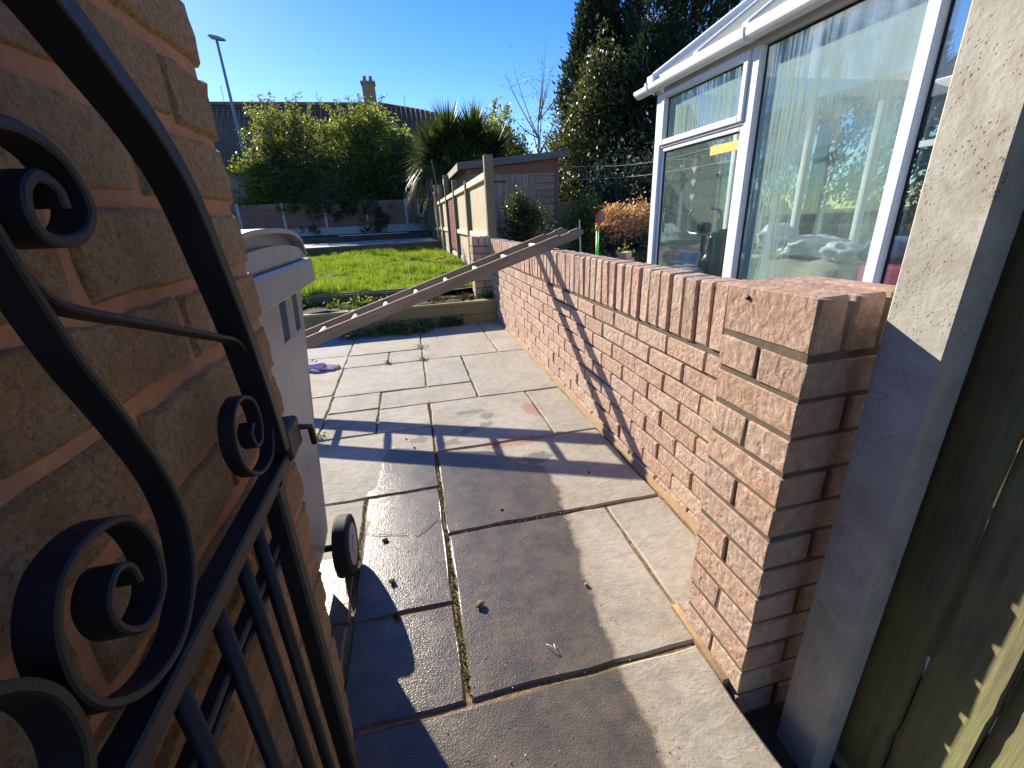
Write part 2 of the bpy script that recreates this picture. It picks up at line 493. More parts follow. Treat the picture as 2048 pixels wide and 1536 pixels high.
M['leaf_a'] = leaf_mat('leaf_a', [(.10, .125, .05), (.16, .19, .075), (.23, .245, .10), (.12, .145, .06)], .6, .45)
M['leaf_b'] = leaf_mat('leaf_b', [(.09, .125, .04), (.16, .205, .06), (.26, .28, .09), (.11, .15, .05)], .6, .45)
M['leaf_yellow'] = leaf_mat('leaf_yellow', [(.16, .20, .02), (.26, .28, .03), (.08, .11, .02)], .5)
M['leaf_hedge'] = leaf_mat('leaf_hedge', [(.12, .18, .03), (.20, .25, .06), (.07, .11, .03)], .45)
M['leaf_conifer'] = leaf_mat('leaf_conifer', [(.018, .032, .020), (.028, .048, .028), (.045, .064, .036)], .2, .6)
M['leaf_ivy'] = leaf_mat('leaf_ivy', [(.03, .05, .015), (.09, .11, .035), (.14, .14, .055), (.045, .055, .022)], .3, .42, spec=.3)
M['leaf_acer'] = leaf_mat('leaf_acer', [(.50, .27, .20), (.56, .36, .26), (.42, .22, .18), (.56, .44, .25)], .4, .5)
M['leaf_shrub'] = leaf_mat('leaf_shrub', [(.03, .045, .02), (.06, .075, .03), (.14, .15, .05)], .3, .4)
M['leaf_palm'] = leaf_mat('leaf_palm', [(.035, .06, .018), (.06, .09, .025), (.16, .19, .06)], .35, .45)
M['leaf_dead'] = leaf_mat('leaf_dead', [(.11, .085, .055), (.17, .14, .095), (.08, .065, .045)], .15, .7, spec=.1)

def lawn_mat():
    t = NT('lawn_soil'); p = t.pos()
    c = t.mix(t.ramp(t.noise(p, 4, 5), [(.35, 0.0), (.65, 1.0)]), (.05, .07, .018), (.10, .13, .03))
    return t.done(t.pbsdf(c, .95, t.bump(t.noise(p, 60, 5), 1, .02), .1))
M['lawn'] = lawn_mat()

def roof_mat():
    t = NT('roof_tiles'); p = t.pos()
    c = t.mix(t.noise(p, .8, 5, .6), (.20, .155, .125), (.13, .10, .085))
    c = t.mix(t.ramp(t.noise(p, 5, 4), [(.5, 0.0), (.7, .5)]), c, (.2, .2, .13))
    return t.done(t.pbsdf(c, .9, None, .2))
M['roof'] = roof_mat()

def glass_mat(name, cond=1.0, refl=.12):
    t = NT(name)
    gl = t.n('BsdfGlossy'); gl.inputs['Roughness'].default_value = 0.004; gl.inputs['Color'].default_value = (.86, .95, 1, 1)
    b = t.bump(t.noise(t.pos(), 1.2, 1), .02, .02); t.l(b, gl.inputs['Normal'])
    tr = t.n('BsdfTransparent'); tr.inputs[0].default_value = (.93, .975, .965, 1)
    fr = t.n('LayerWeight'); fr.inputs['Blend'].default_value = .5
    f = t.math('ADD', t.math('MULTIPLY', t.math('POWER', fr.outputs['Facing'], 4.0), .8), refl, clamp=True)
    m1 = t.n('MixShader'); t.l(f, m1.inputs[0]); t.l(tr.outputs[0], m1.inputs[1]); t.l(gl.outputs[0], m1.inputs[2])
    # condensation between the panes: misty film and vertical runs
    p = t.pos()
    run = t.noise(t.pos((1, 46, 1.1)), 1.0, 4, .55)
    drops = t.vor(t.pos((1, 1, .55)), 95)
    cloud = t.noise(t.pos((1, 1.5, .6)), 1.7, 4, .6, .4)
    k = t.math('MULTIPLY', t.ramp(run, [(.42, .25), (.62, .85)]), t.ramp(cloud, [(.46, 0.0), (.66, .8)]))
    sy = t.n('SeparateXYZ'); t.l(t.n('NewGeometry').outputs['Position'], sy.inputs[0])
    side = t.math('MULTIPLY', t.math('SUBTRACT', t.math('ADD', sy.outputs[1], t.math('MULTIPLY', cloud, .5)), 2.85), 3.0, clamp=True)
    k = t.math('ADD', t.math('MULTIPLY', k, .6), t.math('MULTIPLY', t.math('MULTIPLY', t.ramp(run, [(.44, .0), (.56, 1.0)]), side), .65))
    k = t.math('ADD', k, t.math('MULTIPLY', t.ramp(cloud, [(.36, 0.0), (.7, 1.0)]), .42))
    k = t.math('MULTIPLY', k, t.ramp(drops, [(.1, 1.0), (.5, .72)]))
    k = t.math('MULTIPLY', t.math('ADD', k, .10), cond * .42, clamp=True)
    df = t.n('BsdfDiffuse'); df.inputs[0].default_value = (.38, .50, .46, 1)
    tl = t.n('BsdfTranslucent'); tl.inputs[0].default_value = (.40, .54, .50, 1)
    m2 = t.n('MixShader'); m2.inputs[0].default_value = .4; t.l(df.outputs[0], m2.inputs[1]); t.l(tl.outputs[0], m2.inputs[2])
    m3 = t.n('MixShader'); t.l(k, m3.inputs[0]); t.l(m1.outputs[0], m3.inputs[1]); t.l(m2.outputs[0], m3.inputs[2])
    return t.done(m3.outputs[0])
M['glass_mist'] = glass_mat('glass_mist', 2.7)
M['glass_clear'] = glass_mat('glass_clear', .13)

def poly_mat():
    t = NT('polycarbonate'); 
    tr = t.n('BsdfTranslucent'); tr.inputs[0].default_value = (.75, .78, .72, 1)
    d = t.pbsdf((.62, .64, .60), .35, t.bump(t.n('TexWave').outputs[0], .2, .01), .4)
    m = t.n('MixShader'); m.inputs[0].default_value = .6; t.l(d, m.inputs[1]); t.l(tr.outputs[0], m.inputs[2])
    tp = t.n('BsdfTransparent'); tp.inputs[0].default_value = (.9, .92, .9, 1)
    m2 = t.n('MixShader'); m2.inputs[0].default_value = .5; t.l(m.outputs[0], m2.inputs[1]); t.l(tp.outputs[0], m2.inputs[2])
    return t.done(m2.outputs[0])
M['poly'] = poly_mat()

# ------------------------------------------------------------------ ground, patio
def struct(name, me): return tag(link(name, me), kind='structure')
mb = MB(); mb.add([(-90, -40, -.09), (90, -40, -.09), (90, 120, -.09), (-90, 120, -.09)], [(0, 1, 2, 3)])
struct('ground', mb.me(M['soil']))

patio = tag(empty('patio'), 'grey riven sandstone patio with a dark wet patch on the near slabs', kind='structure')
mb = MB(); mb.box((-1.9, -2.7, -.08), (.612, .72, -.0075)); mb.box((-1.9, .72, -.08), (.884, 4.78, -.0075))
mb.obj('joint_bed', M['joint'], patio)
slabs = [(-.29, -1.1, .62, -.5), (-.29, -1.7, .62, -1.1), (-.29, -2.6, .62, -1.7), (-.9, -2.6, -.29, -1.5), (-.29, .11, .62, .71), (-.29, -.5, .62, .11), (-.90, .41, -.29, 1.02), (-.90, -.2, -.29, .41),
 (.013, .71, .63, 1.32), (.63, .80, .868, 1.32), (-.29, .71, .013, 1.01), (-.29, 1.01, .013, 1.635),
 (-.90, 1.02, -.29, 1.635), (-1.5, 1.02, -.90, 1.635), (.013, 1.32, .866, 1.94), (-.60, 1.635, .013, 2.25), (-1.2, 1.635, -.60, 2.25),
 (.013, 1.94, .635, 2.58), (.635, 1.94, .872, 2.58), (-.60, 2.25, -.29, 2.60), (-.29, 2.25, .013, 2.58), (-1.2, 2.25, -.6, 2.92),
 (-.60, 2.60, -.29, 2.885), (-.29, 2.58, .327, 2.88), (.327, 2.58, .876, 3.53), (-.61, 2.885, .013, 3.52), (.013, 2.88, .327, 3.53),
 (-1.22, 2.92, -.61, 3.89), (-.62, 3.52, -.27, 3.87), (-.27, 3.52, .013, 3.87), (.013, 3.53, .652, 4.76), (.652, 3.53, .882, 4.76),
 (-.62, 3.87, .013, 4.76), (-1.25, 3.89, -.62, 4.76), (-1.86, 3.3, -1.25, 4.76), (-1.83, 2.3, -1.22, 3.3)]
def slab_mesh(x0, y0, x1, y1):
    rnd = random.Random(int((x0 * 31 + y0 * 17) * 1000))
    g = .0055; x0 += g; y0 += g; x1 -= g; y1 -= g
    def edge(a, b, n):
        out = []
        for i in range(n):
            t = i / n
            p = Vector(a).lerp(Vector(b), t)
            out.append((p.x + rnd.uniform(-.0035, .0035), p.y + rnd.uniform(-.0035, .0035)))
        return out
    nx = max(3, int((x1 - x0) / .07)); ny = max(3, int((y1 - y0) / .07))
    ring = edge((x0, y0), (x1, y0), nx) + edge((x1, y0), (x1, y1), ny) + edge((x1, y1), (x0, y1), nx) + edge((x0, y1), (x0, y0), ny)
    cx, cy = (x0 + x1) / 2, (y0 + y1) / 2
    dz = rnd.uniform(-.002, .002); n = len(ring)
    m = MB()
    vs = [(x, y, -.035) for x, y in ring] + [(x, y, dz - .005) for x, y in ring]
    ins = [(cx + (x - cx) * (1 - .006 / abs(x1 - x0) * 2), cy + (y - cy) * (1 - .006 / abs(y1 - y0) * 2)) for x, y in ring]
    vs += [(x, y, dz + rnd.uniform(-.0008, .0008)) for x, y in ins]
    fs = [(i, (i + 1) % n, (i + 1) % n + n, i + n) for i in range(n)] + [(i + n, (i + 1) % n + n, (i + 1) % n + 2 * n, i + 2 * n) for i in range(n)]
    fs += [tuple(range(2 * n, 3 * n))]
    m.add(vs, fs)
    return m.me(M['stone'])
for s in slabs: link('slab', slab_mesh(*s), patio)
# crack across one slab: thin dark groove sunk in the surface is modelled as a narrow raised-edge strip of dirt
mb = MB()
cr = spline([(-.298, 1.425, .0022), (-.25, 1.39, .0022), (-.19, 1.375, .0022), (-.13, 1.36, .0022)], 4) 
mb.tube(cr, .0013, 4)
mb.tube(spline([(-.10, 1.34, .0022), (-.06, 1.37, .0022), (-.015, 1.42, .0022)], 4), .0012, 4)
mb.obj('crack', M['joint'], patio)
# mortar fillets at the wall foot
mb = MB(); rnd = random.Random(3)
ys = np.linspace(.80, 4.76, 60); vs = []; fs = []
for i, y in enumerate(ys):
    w = .016 + rnd.uniform(-.004, .006)
    vs += [(.884 - w, y, -.002), (.884 - w * .6, y, .012 + rnd.uniform(-.003, .004)), (.895, y, .024 + rnd.uniform(-.004, .005)), (.895, y, -.01)]
    if i:
        a = (i - 1) * 4; b = i * 4
        fs += [(a, a + 1, b + 1, b), (a + 1, a + 2, b + 2, b + 1)]
mb.add(vs, fs, True)
mb.cbox((.612, .60, -.02), (.640, .83, .010), .004, None, .003, rnd)
mb.obj('mortar_fillet', mortar_mat('fillet', (.42, .29, .16), (.33, .23, .13)), patio)

# ------------------------------------------------------------------ bricks
def brick_variants(l, w, h, mat, n=6, ch=.0035, jit=.0016, seed=0):
    out = []
    for i in range(n):
        rnd = random.Random(seed * 100 + i)
        out.append(MB().cbox((-l / 2, -w / 2, -h / 2), (l / 2, w / 2, h / 2), ch, None, jit, rnd, False).me(mat))
    return out
def put(parent, var, x, y, z, rot=(0, 0, 0), j=.0025, rnd=random):
    return link('brick', rnd.choice(var), parent, (x + rnd.uniform(-j, j), y + rnd.uniform(-j * .4, j * .4), z + rnd.uniform(-j * .3, j * .3)),
                (rot[0] + rnd.uniform(-.012, .012), rot[1] + rnd.uniform(-.012, .012), rot[2] + rnd.uniform(-.012, .012)))
bp = M['brick_pink']
V_st = brick_variants(.2145, .1025, .0652, bp, 7, seed=1)      # long axis x
V_hd = brick_variants(.1025, .1025, .065, bp, 5, seed=2)
V_sol = brick_variants(.1025, .0655, .206, bp, 8, .0065, .0026, seed=3)   # soldiers: x depth, y width, z tall
V_edge = brick_variants(.064, .213, .100, bp, 4, .005, .002, seed=4)      # on edge, long axis y

WX = .885
wall = thing('garden_wall', 'long low pink brick garden wall with a soldier-course coping beside the patio', 'wall')
MB().box((WX + .0085, .60, -.08), (WX + .094, 5.08, .845)).obj('mortar_core', M['mortar'], wall)
rnd = random.Random(5)
for k in range(9):
    zc = .645 - .0375 - .005 - k * .075
    off = 0 if k % 2 else .1125
    y = .61 + off
    while y < 5.06:
        put(wall, V_st, WX + .0515, min(y + .107, 4.96), zc, (0, 0, PI / 2), .0028, rnd)
        y += .225
y = .80 + .033
while y < 5.06:
    put(wall, V_sol, WX + .0515, y, .652 + .1035, (0, 0, 0), .003, rnd)
    y += .0742

def pier(t, x0, y0, top, courses, ground, rnd):
    """215 mm square pier: on-edge cap bricks, then courses"""
    MB().box((x0 + .0045, y0 + .0045, ground - .02), (x0 + .2105, y0 + .2105, top - .012)).obj('mortar_core', M['mortar'], t)
    for i in range(3):
        put(t, V_edge, x0 + .034 + i * .0735, y0 + .1075, top - .05, (0, 0, 0), .001, rnd)
    for k in range(courses):
        zc = top - .10 - .010 - .0325 - k * .075
        if k % 2 == 0:
            for i in range(2): put(t, V_st, x0 + .1075, y0 + .0525 + i * .112, zc, (0, 0, 0), .0015, rnd)
        else:
            for i in range(2): put(t, V_st, x0 + .0525 + i * .112, y0 + .1075, zc, (0, 0, PI / 2), .0015, rnd)
t = thing('brick_pier', 'pink brick pier at the near end of the garden wall beside the concrete post', 'pier')
pier(t, .626, .568, .925, 12, -.08, random.Random(8))
MB().tube([(.6265, .722, .902), (.6235, .722, .902)], .0045, 10).obj('hole_shade_disc', M['gasket'], t)  # black stub; its colour stands for the shade inside a drilled hole
t = thing('brick_pier', 'small brick pier at the far end of the garden wall by the wooden fence', 'pier')
pier(t, .690, 5.0, .890, 8, .2, random.Random(9))

# ------------------------------------------------------------------ left wall (fine, close to the lens)
LX = -.214; LY = .685
lw = thing('brick_wall', 'rough brown brick wall with red mortar joints close behind the black gate', 'wall')
def lean(z): return -.026 * max(0.0, (.75 - z) / .75) ** 1.0
mb = MB()
for z0, z1 in ((-.08, .25), (.25, .5), (.5, .75), (.75, 1.915)):
    mb.box((LX - .22, -1.1, z0), (LX - .0045 + lean((z0 + z1) / 2), LY - .008, z1 - .0005))
mb.obj('mortar_core', M['mortar_red'], lw)
def rough_brick(l, w, h, mat, seed):
    """brick with a pitted, uneven outline; long axis y, seen face +x"""
    rnd = random.Random(seed); m = MB()
    nx, nz = 8, 4
    def ring(sx, ins):
        pts = []
        for i in range(nx): pts.append((-l / 2 + l * i / nx, -h / 2))
        for i in range(nz): pts.append((l / 2, -h / 2 + h * i / nz))
        for i in range(nx): pts.append((l / 2 - l * i / nx, h / 2))
        for i in range(nz): pts.append((-l / 2, h / 2 - h * i / nz))
        return pts
    base = [(a + rnd.uniform(-.0028, .0028), b + rnd.uniform(-.0024, .0024)) for a, b in ring(1, 0)]
    n = len(base)
    vs = [(-w / 2, a, b) for a, b in base]
    vs += [(w / 2 - .005 + rnd.uniform(-.002, .001), a, b) for a, b in base]
    vs += [(w / 2 + rnd.uniform(-.0015, .0015), a * .965, b * .88) for a, b in base]
    vs.append((w / 2 + rnd.uniform(-.001, .001), 0, 0))
    fs = []
    for r in range(2):
        for i in range(n):
            j = (i + 1) % n
            fs.append((r * n + i, r * n + j, (r + 1) * n + j, (r + 1) * n + i))
    for i in range(n): fs.append((2 * n + i, 2 * n + (i + 1) % n, 3 * n))
    fs.append(tuple(range(n))[::-1])
    m.add(vs, fs, False)
    return m.me(mat)
V_old = [rough_brick(.213, .1, .0625, M['brick_old'], 40 + i) for i in range(8)]
V_oldh = [rough_brick(.101, .1, .0625, M['brick_old'], 60 + i) for i in range(5)]
rnd = random.Random(21)
for k in range(-12, 13):
    zj = .941 + .075 * k; zc = zj + .0375
    if zc < -.05: continue
    # first brick at the end of the wall alternates full and cut so the bond staggers
    shift = (.0, .1125)[(k + 12) % 2]
    y = LY
    first = True
    while y > -1.0:
        if first and shift:
            ln = .1025; var = V_oldh
        else:
            ln = .2145; var = V_old
        link('brick', rnd.choice(var), lw, (LX - .05 + lean(zc) + rnd.uniform(-.002, .002), y - ln / 2 + rnd.uniform(-.003, .003), zc + rnd.uniform(-.0015, .0015)),
             (rnd.uniform(-.01, .01), rnd.uniform(-.01, .01), rnd.uniform(-.01, .01)))
        y -= ln + .0105; first = False

# ------------------------------------------------------------------ wrought iron gate
GX = -.172
gate = thing('iron_gate', 'black wrought iron garden gate with scrolls, opened flat against the brick wall', 'gate')
def strip(name, pts, w, th, xc=GX, sub=6, taper=None):
    P = spline([(0, a, b) for a, b in pts], sub)
    m = MB(); vs = []; fs = []; n = len(P)
    for i, p in enumerate(P):
        t = (P[min(i + 1, n - 1)] - P[max(i - 1, 0)]).normalized()
        nn = Vector((0, -t.z, t.y))
        tt = th * (1 if taper is None else (1 + (taper - 1) * i / n)); ww = w
        c = .0012
        for (sx, sn) in ((-1, -1), (1, -1), (1, 1), (-1, 1)):
            vs.append(Vector((xc + sx * (ww / 2 - (c if 1 else 0)), p.y, p.z)) + nn * (sn * tt / 2))
            vs.append(Vector((xc + sx * ww / 2, p.y, p.z)) + nn * (sn * (tt / 2 - c)))
    order = [0, 2, 3, 5, 4, 6, 7, 1]
    order = [1, 0, 2, 3, 5, 4, 6, 7]
    for i in range(n - 1):
        for k in range(8):
            a = order[k]; b = order[(k + 1) % 8]
            fs.append((i * 8 + a, i * 8 + b, (i + 1) * 8 + b, (i + 1) * 8 + a))
    fs.append(tuple(order)); fs.append(tuple((n - 1) * 8 + q for q in order[::-1]))
    m.add(vs, fs, False)
    o = m.obj(name, M['iron'], gate)
    return o
arch = [(-.45, 1.20), (-.2, 1.235), (.05, 1.245), (.20, 1.235), (.285, 1.207), (0.328, 1.184), (0.352, 1.167), (0.396, 1.133), (0.425, 1.095), (0.446, 1.035), (0.462, 0.98), (0.472, 0.931), (0.479, 0.889), (.484, .832)]
strip('arch_bar', arch, .026, .016)
S1 = [(.18, 1.17), (.222, 1.115), (.239, 1.047), (0.25, 1.007), (0.266, 0.966), (0.28, 0.921), (0.281, 0.882), (0.268, 0.851), (0.24, 0.831), (0.209, 0.834), (0.185, 0.852), (0.174, 0.875), (0.175, 0.9), (0.183, 0.918), (0.197, 0.929), (0.22, 0.93), (0.24, 0.919), (0.248, 0.893), (0.241, 0.87), (0.22, 0.864), (0.206, 0.878), (0.205, 0.895), (0.216, 0.905), (0.226, 0.900), (0.228, 0.888)]
strip('scroll', S1, .0175, .0052, taper=.8)
strip('scroll', [(.18, 1.09), (0.225, 1.108), (0.254, 1.113), (0.271, 1.112), (0.288, 1.104), (0.297, 1.089), (0.297, 1.077), (0.284, 1.066), (0.264, 1.064), (0.254, 1.072), (0.257, 1.086), (0.268, 1.093), (0.278, 1.088), (0.279, 1.079)], .019, .006)
strip('scroll', [(.236, 1.062), (0.243, 1.049), (0.253, 1.037), (0.273, 1.028), (0.33, 1.009), (0.406, 0.983), (0.446, 0.968), (0.468, 0.945), (0.478, 0.910), (0.475, 0.868), (0.455, 0.842), (0.420, 0.841), (0.392, 0.86), (0.383, 0.888), (0.395, 0.913), (0.420, 0.920), (0.443, 0.909), (0.450, 0.887), (0.440, 0.868), (0.425, 0.868), (0.420, 0.883), (0.430, 0.890)], .014, .0042)
strip('scroll', [(.02, .87), (.05, .90), (.09, .925), (.125, .926), (0.150, 0.912), (0.164, 0.890), (0.166, 0.865), (0.160, 0.845), (0.150, 0.828)], .019, .006)
mb = MB(); mb.cbox((GX - .010, -.45, .807), (GX + .010, .492, .824), .002, smooth=False); mb.obj('rail', M['iron'], gate)
mb = MB(); mb.cbox((GX - .013, -.45, .723), (GX - .004, .478, .729), .0015, smooth=False); mb.obj('rail', M['iron'], gate)
mb = MB(); mb.cbox((GX - .014, -.45, .738), (GX - .002, .478, .746), .0015, smooth=False); mb.obj('rail', M['iron'], gate)
mb = MB(); mb.cbox((GX - .013, -.45, .07), (GX + .013, .492, .095), .002, smooth=False); mb.obj('rail', M['iron'], gate)
mb = MB(); mb.cbox((GX - .010, .434, .02), (GX + .010, .454, .815), .003, smooth=False); mb.obj('stile', M['iron'], gate)
for yb in (.385, .343, .290, .230, .17, .11, .05, -.01, -.07, -.13):
    MB().tube([(GX, yb, .08), (GX, yb, .81)], .0062, 10).obj('bar', M['iron'], gate)
mb = MB(); mb.cbox((GX - .006, .488, .812), (GX + .014, .540, .850), .003, smooth=False)
mb.tube([(GX + .01, .535, .835), (GX + .022, .552, .826), (GX + .022, .556, .80)], .004, 6)
mb.obj('latch', M['iron'], gate)

# ------------------------------------------------------------------ concrete post and the fence that runs to the right of it
t = thing('concrete_post', 'tall pale speckled concrete fence post right of the near brick pier', 'post')
mb = MB()
x0, x1, ya, yb = .700, .800, .426, .517
prof = [(x0, ya + .004), (x0 + .004, ya), (x0 + .050, ya), (x0 + .055, ya + .006), (x0 + .057, ya + .03), (x0 + .085, ya + .03), (x0 + .085, ya), (x1, ya), (x1, yb), (x0 + .004, yb), (x0, yb - .004)]
mb.prism(prof, 2, -.12, 1.62)
mb.obj('shaft', M['concrete'], t)
fen = thing('board_fence', 'green-stained vertical board fence to the right of the concrete post', 'fence')
y = .445; i = 0; rnd = random.Random(31)
while y > -1.3:
    w = .088
    m = MB(); n = 44; vs = []; fs = []
    ex = .7605 + (.001 if i else 0)
    for k in range(n + 1):
        z = -.02 + 1.40 * (k + (rnd.uniform(-.45, .45) if 0 < k < n else 0)) / n
        a = rnd.uniform(-.0012, .0012) * (3 if rnd.random() < .12 else 1)
        vs += [(ex + .012, y, z), (ex + .004 + a * .4, y - .0, z), (ex - .008 + a * .3, y - w + a, z), (ex + .012, y - w + a, z)]
        if k:
            p = (k - 1) * 4; q = k * 4
            fs += [(p + j, p + (j + 1) % 4, q + (j + 1) % 4, q + j) for j in range(4)]
    m.add(vs, fs)
    m.obj('board', M['wood_near'], fen)
    y -= w - .012 + .020 * 1; i += 1
    y += .004
mb = MB(); mb.box((.775, -1.6, -.08), (.82, .44, .30)); mb.obj('gravel_board', M['gravel_board'], fen)
mb = MB(); mb.box((.774, -1.6, .9), (.81, .43, .97)); mb.obj('rail', M['wood_rail'], fen)

# ------------------------------------------------------------------ wheelie bin
wb = thing('wheelie_bin', 'silver grey wheelie bin with an arched lid standing behind the brown brick wall', 'bin')
def body_ring(z, xr, xl, y0, y1, notch, r=.03):
    P = []
    P.append((xl, y0)); P.append((xr - r, y0)); P.append((xr - .008, y0 + .008)); P.append((xr, y0 + r))
    ys_ = [(1.075, 1.130), (1.195, 1.245)]
    for a, b in ys_:
        d = .035 if notch else 0
        P += [(xr, a), (xr - d, a + .002), (xr - d, b - .002), (xr, b)]
    P += [(xr, y1 - r), (xr - .008, y1 - .008), (xr - r, y1), (xl, y1)]
    return [(a, b, z) for a, b in P]
lv = [(.05, -.40, .83, 1.10, 0), (.10, -.375, .80, 1.14, 0), (.16, -.356, .79, 1.20, 0), (.22, -.350, .785, 1.235, 0), (.45, -.330, .775, 1.262, 0), (.815, -.304, .765, 1.318, 0), (.818, -.304, .765, 1.318, 1), (.94, -.296, .76, 1.335, 1)]
vs = []; fs = []; 
for z, xr, y0, y1, nt in lv: vs += body_ring(z, xr, -.80 + (z < .2) * .04, y0, y1, nt)
n = 16
nn = len(body_ring(0, 0, 0, 0, 2, 0))
for i in range(len(lv) - 1):
    for k in range(nn):
        k2 = (k + 1) % nn
        fs.append((i * nn + k, i * nn + k2, (i + 1) * nn + k2, (i + 1) * nn + k))
fs.append(tuple(range(nn))[::-1])
m = MB(); m.add(vs, fs); m.obj('body', M['bin'], wb)
m = MB(); m.cbox((-.83, .73, .918), (-.272, 1.392, .984), .005, smooth=False); m.box((-.815, .745, .985), (-.290, 1.375, .992)); m.obj('rim', M['bin'], wb)
def archprof(y0, y1, z0, hgt, th, n=20, e=2.6):
    up = []; lo = []
    for i in range(n + 1):
        u = -1 + 2 * i / n
        s = (1 - abs(u) ** e) ** (1 / e)
        up.append(((y0 + y1) / 2 + u * (y1 - y0) / 2, z0 + hgt * s))
        lo.append(((y0 + y1) / 2 + u * ((y1 - y0) / 2 - th), z0 + (hgt - th) * s))
    return up, lo
up, lo = archprof(.74, 1.365, .996, .070, .010)
lid = MB().prism(up + lo[::-1], 0, -.83, -.276).obj('lid', M['bin'], wb)
MB().prism(archprof(.748, 1.357, .994, .062, .01)[0], 0, -.82, -.306).obj('lid_side', M['bin'], lid)
MB().prism(archprof(.750, 1.357, .992, .038, .01, 20, 2.2)[0], 0, -.82, -.282).obj('lid_panel', M['bin'], lid)
m = MB(); m.tube([(-.70, 1.235, .098), (-.30, 1.235, .098)], .011, 10); m.obj('axle', M['black_plastic'], wb)
def wheel(x):
    m = MB(); prof = [(0, -.022), (.070, -.022), (.074, -.018), (.088, -.024), (.096, -.021), (.0985, -.012), (.0965, -.008), (.0985, -.004), (.0965, 0), (.0985, .004), (.0965, .008), (.0985, .012), (.096, .021), (.088, .024), (.074, .018), (.070, .022), (0, .022)]
    n = 28; vs = []; fs = []
    for r, a in prof:
        for k in range(n):
            w = 2 * PI * k / n; vs.append((x + a, 1.235 + r * math.cos(w), .0985 + r * math.sin(w)))
    for i in range(len(prof) - 1):
        for k in range(n):
            k2 = (k + 1) % n; fs.append((i * n + k, i * n + k2, (i + 1) * n + k2, (i + 1) * n + k))
    m.add(vs, fs, True)
    o = m.obj('wheel', M['rubber'], wb)
    m = MB(); n = 24
    for rr, th in ((.066, .0245), (.030, .028)):
        c = [(x + th, 1.235 + rr * math.cos(2 * PI * k / n), .0985 + rr * math.sin(2 * PI * k / n)) for k in range(n)]
        d = [(x + .018, a, b) for _, a, b in c]
        m.add(c + d, [tuple(range(n))] + [(k, (k + 1) % n, n + (k + 1) % n, n + k) for k in range(n)])
    m.obj('hub', M['hub'], o)
wheel(-.311); wheel(-.70)

# ------------------------------------------------------------------ ladder
C1 = Vector((.885, 2.70, .878)); C2 = Vector((.885, 3.03, .878))
def ladder():
    t = thing('wooden_ladder', 'weathered wooden ladder leaning low across the patio onto the garden wall', 'ladder')
    D = Vector(LAD_D).normalized()
    for (A, s) in ((Vector(LAD_A), 0), (Vector(LAD_B), 1)):
        x = D; y = (Vector(LAD_B) - Vector(LAD_A)); y = (y - x * y.dot(x)).normalized(); z = x.cross(y)
        if z.z < 0: z = -z
        Mx = Matrix((x, y, z)).transposed().to_4x4(); Mx.translation = A
        m = MB(); w = .022; hh = .034
        L0, L1 = LAD_L0, LAD_L1
        poly = [(L0, -hh), (L1 - .04, -hh), (L1, -hh + .02), (L1 + .004, hh - .03), (L1 - .03, hh - .004), (L1 - .09, hh - .004), (L1 - .10, hh - .010), (L1 - .16, hh - .010), (L1 - .17, hh), (L0, hh)]
        m.prism([(a, b) for a, b in poly], 1, -w / 2 - .002, w / 2 + .002)
        o = m.obj('rail', M['wood_ladder'], t); o.matrix_world = Mx
    for i in range(LAD_N):
        p = D * (LAD_R0 + i * LAD_DR)
        a = Vector(LAD_A) + p; b = Vector(LAD_B) + p
        up = Vector((0, 0, .003))
        m = MB(); m.tube([a + up - (b - a).normalized() * .008, a.lerp(b, .5) + up, b + up + (b - a).normalized() * .008], [.0135, .0165, .0135], 10)
        m.obj('rung', M['rung'], t)
# rails: A nearer the camera, B farther; direction runs up to the wall
LAD_A = (.90, 2.90, .886); LAD_B = (.90, 3.215, .886)
LAD_D = (.210, .009, .065)
LAD_L0 = -2.62; LAD_L1 = .262; LAD_N = 11; LAD_R0 = -.045 - 10 * .220; LAD_DR = .220
ladder()


# ------------------------------------------------------------------ raised bed edge, lawn
ret = thing('retaining_edge', 'low retaining edge of grooved decking boards below the lawn', 'garden edging')
rnd = random.Random(12)
for (xa, xb) in ((-3.4, -1.05), (-1.045, .395), (.40, .885)):
    for (za, zb) in ((-.02, .083), (.088, .20)):
        m = MB(); n = 9; prof = []
        hgt = (zb - za); n = 7
        prof.append((4.80, za)); prof.append((4.768, za))
        for i in range(n):
            u = za + hgt * (i + .15) / n; v = za + hgt * (i + .5) / n; w = za + hgt * (i + .85) / n
            prof += [(4.770, u), (4.761, u + .0015), (4.761, v + .002), (4.770, v + .0035)]
        prof += [(4.768, zb), (4.80, zb)]
        m.prism(prof, 0, xa, xb)
        m.obj('board', M['wood_deck'], ret)
for (xa, xb) in ((-3.4, -.25), (-.245, .89)):
    MB().cbox((xa, 4.745, .203), (xb, 4.87, .232), .004, smooth=False).obj('cap_board', M['wood_deck'], ret)
edg = thing('lawn_edging', 'low grey timber strip edging the front of the lawn', 'garden edging')
for (xa, xb) in ((-3.4, -1.2), (-1.195, -.06)):
    MB().cbox((xa, 5.30, .2), (xb, 5.325, .33), .003, smooth=False).obj('board', M['wood_post'], edg)
    MB().cbox((xa, 5.345, .2), (xb, 5.37, .345), .003, smooth=False).obj('board', M['wood_post'], edg)

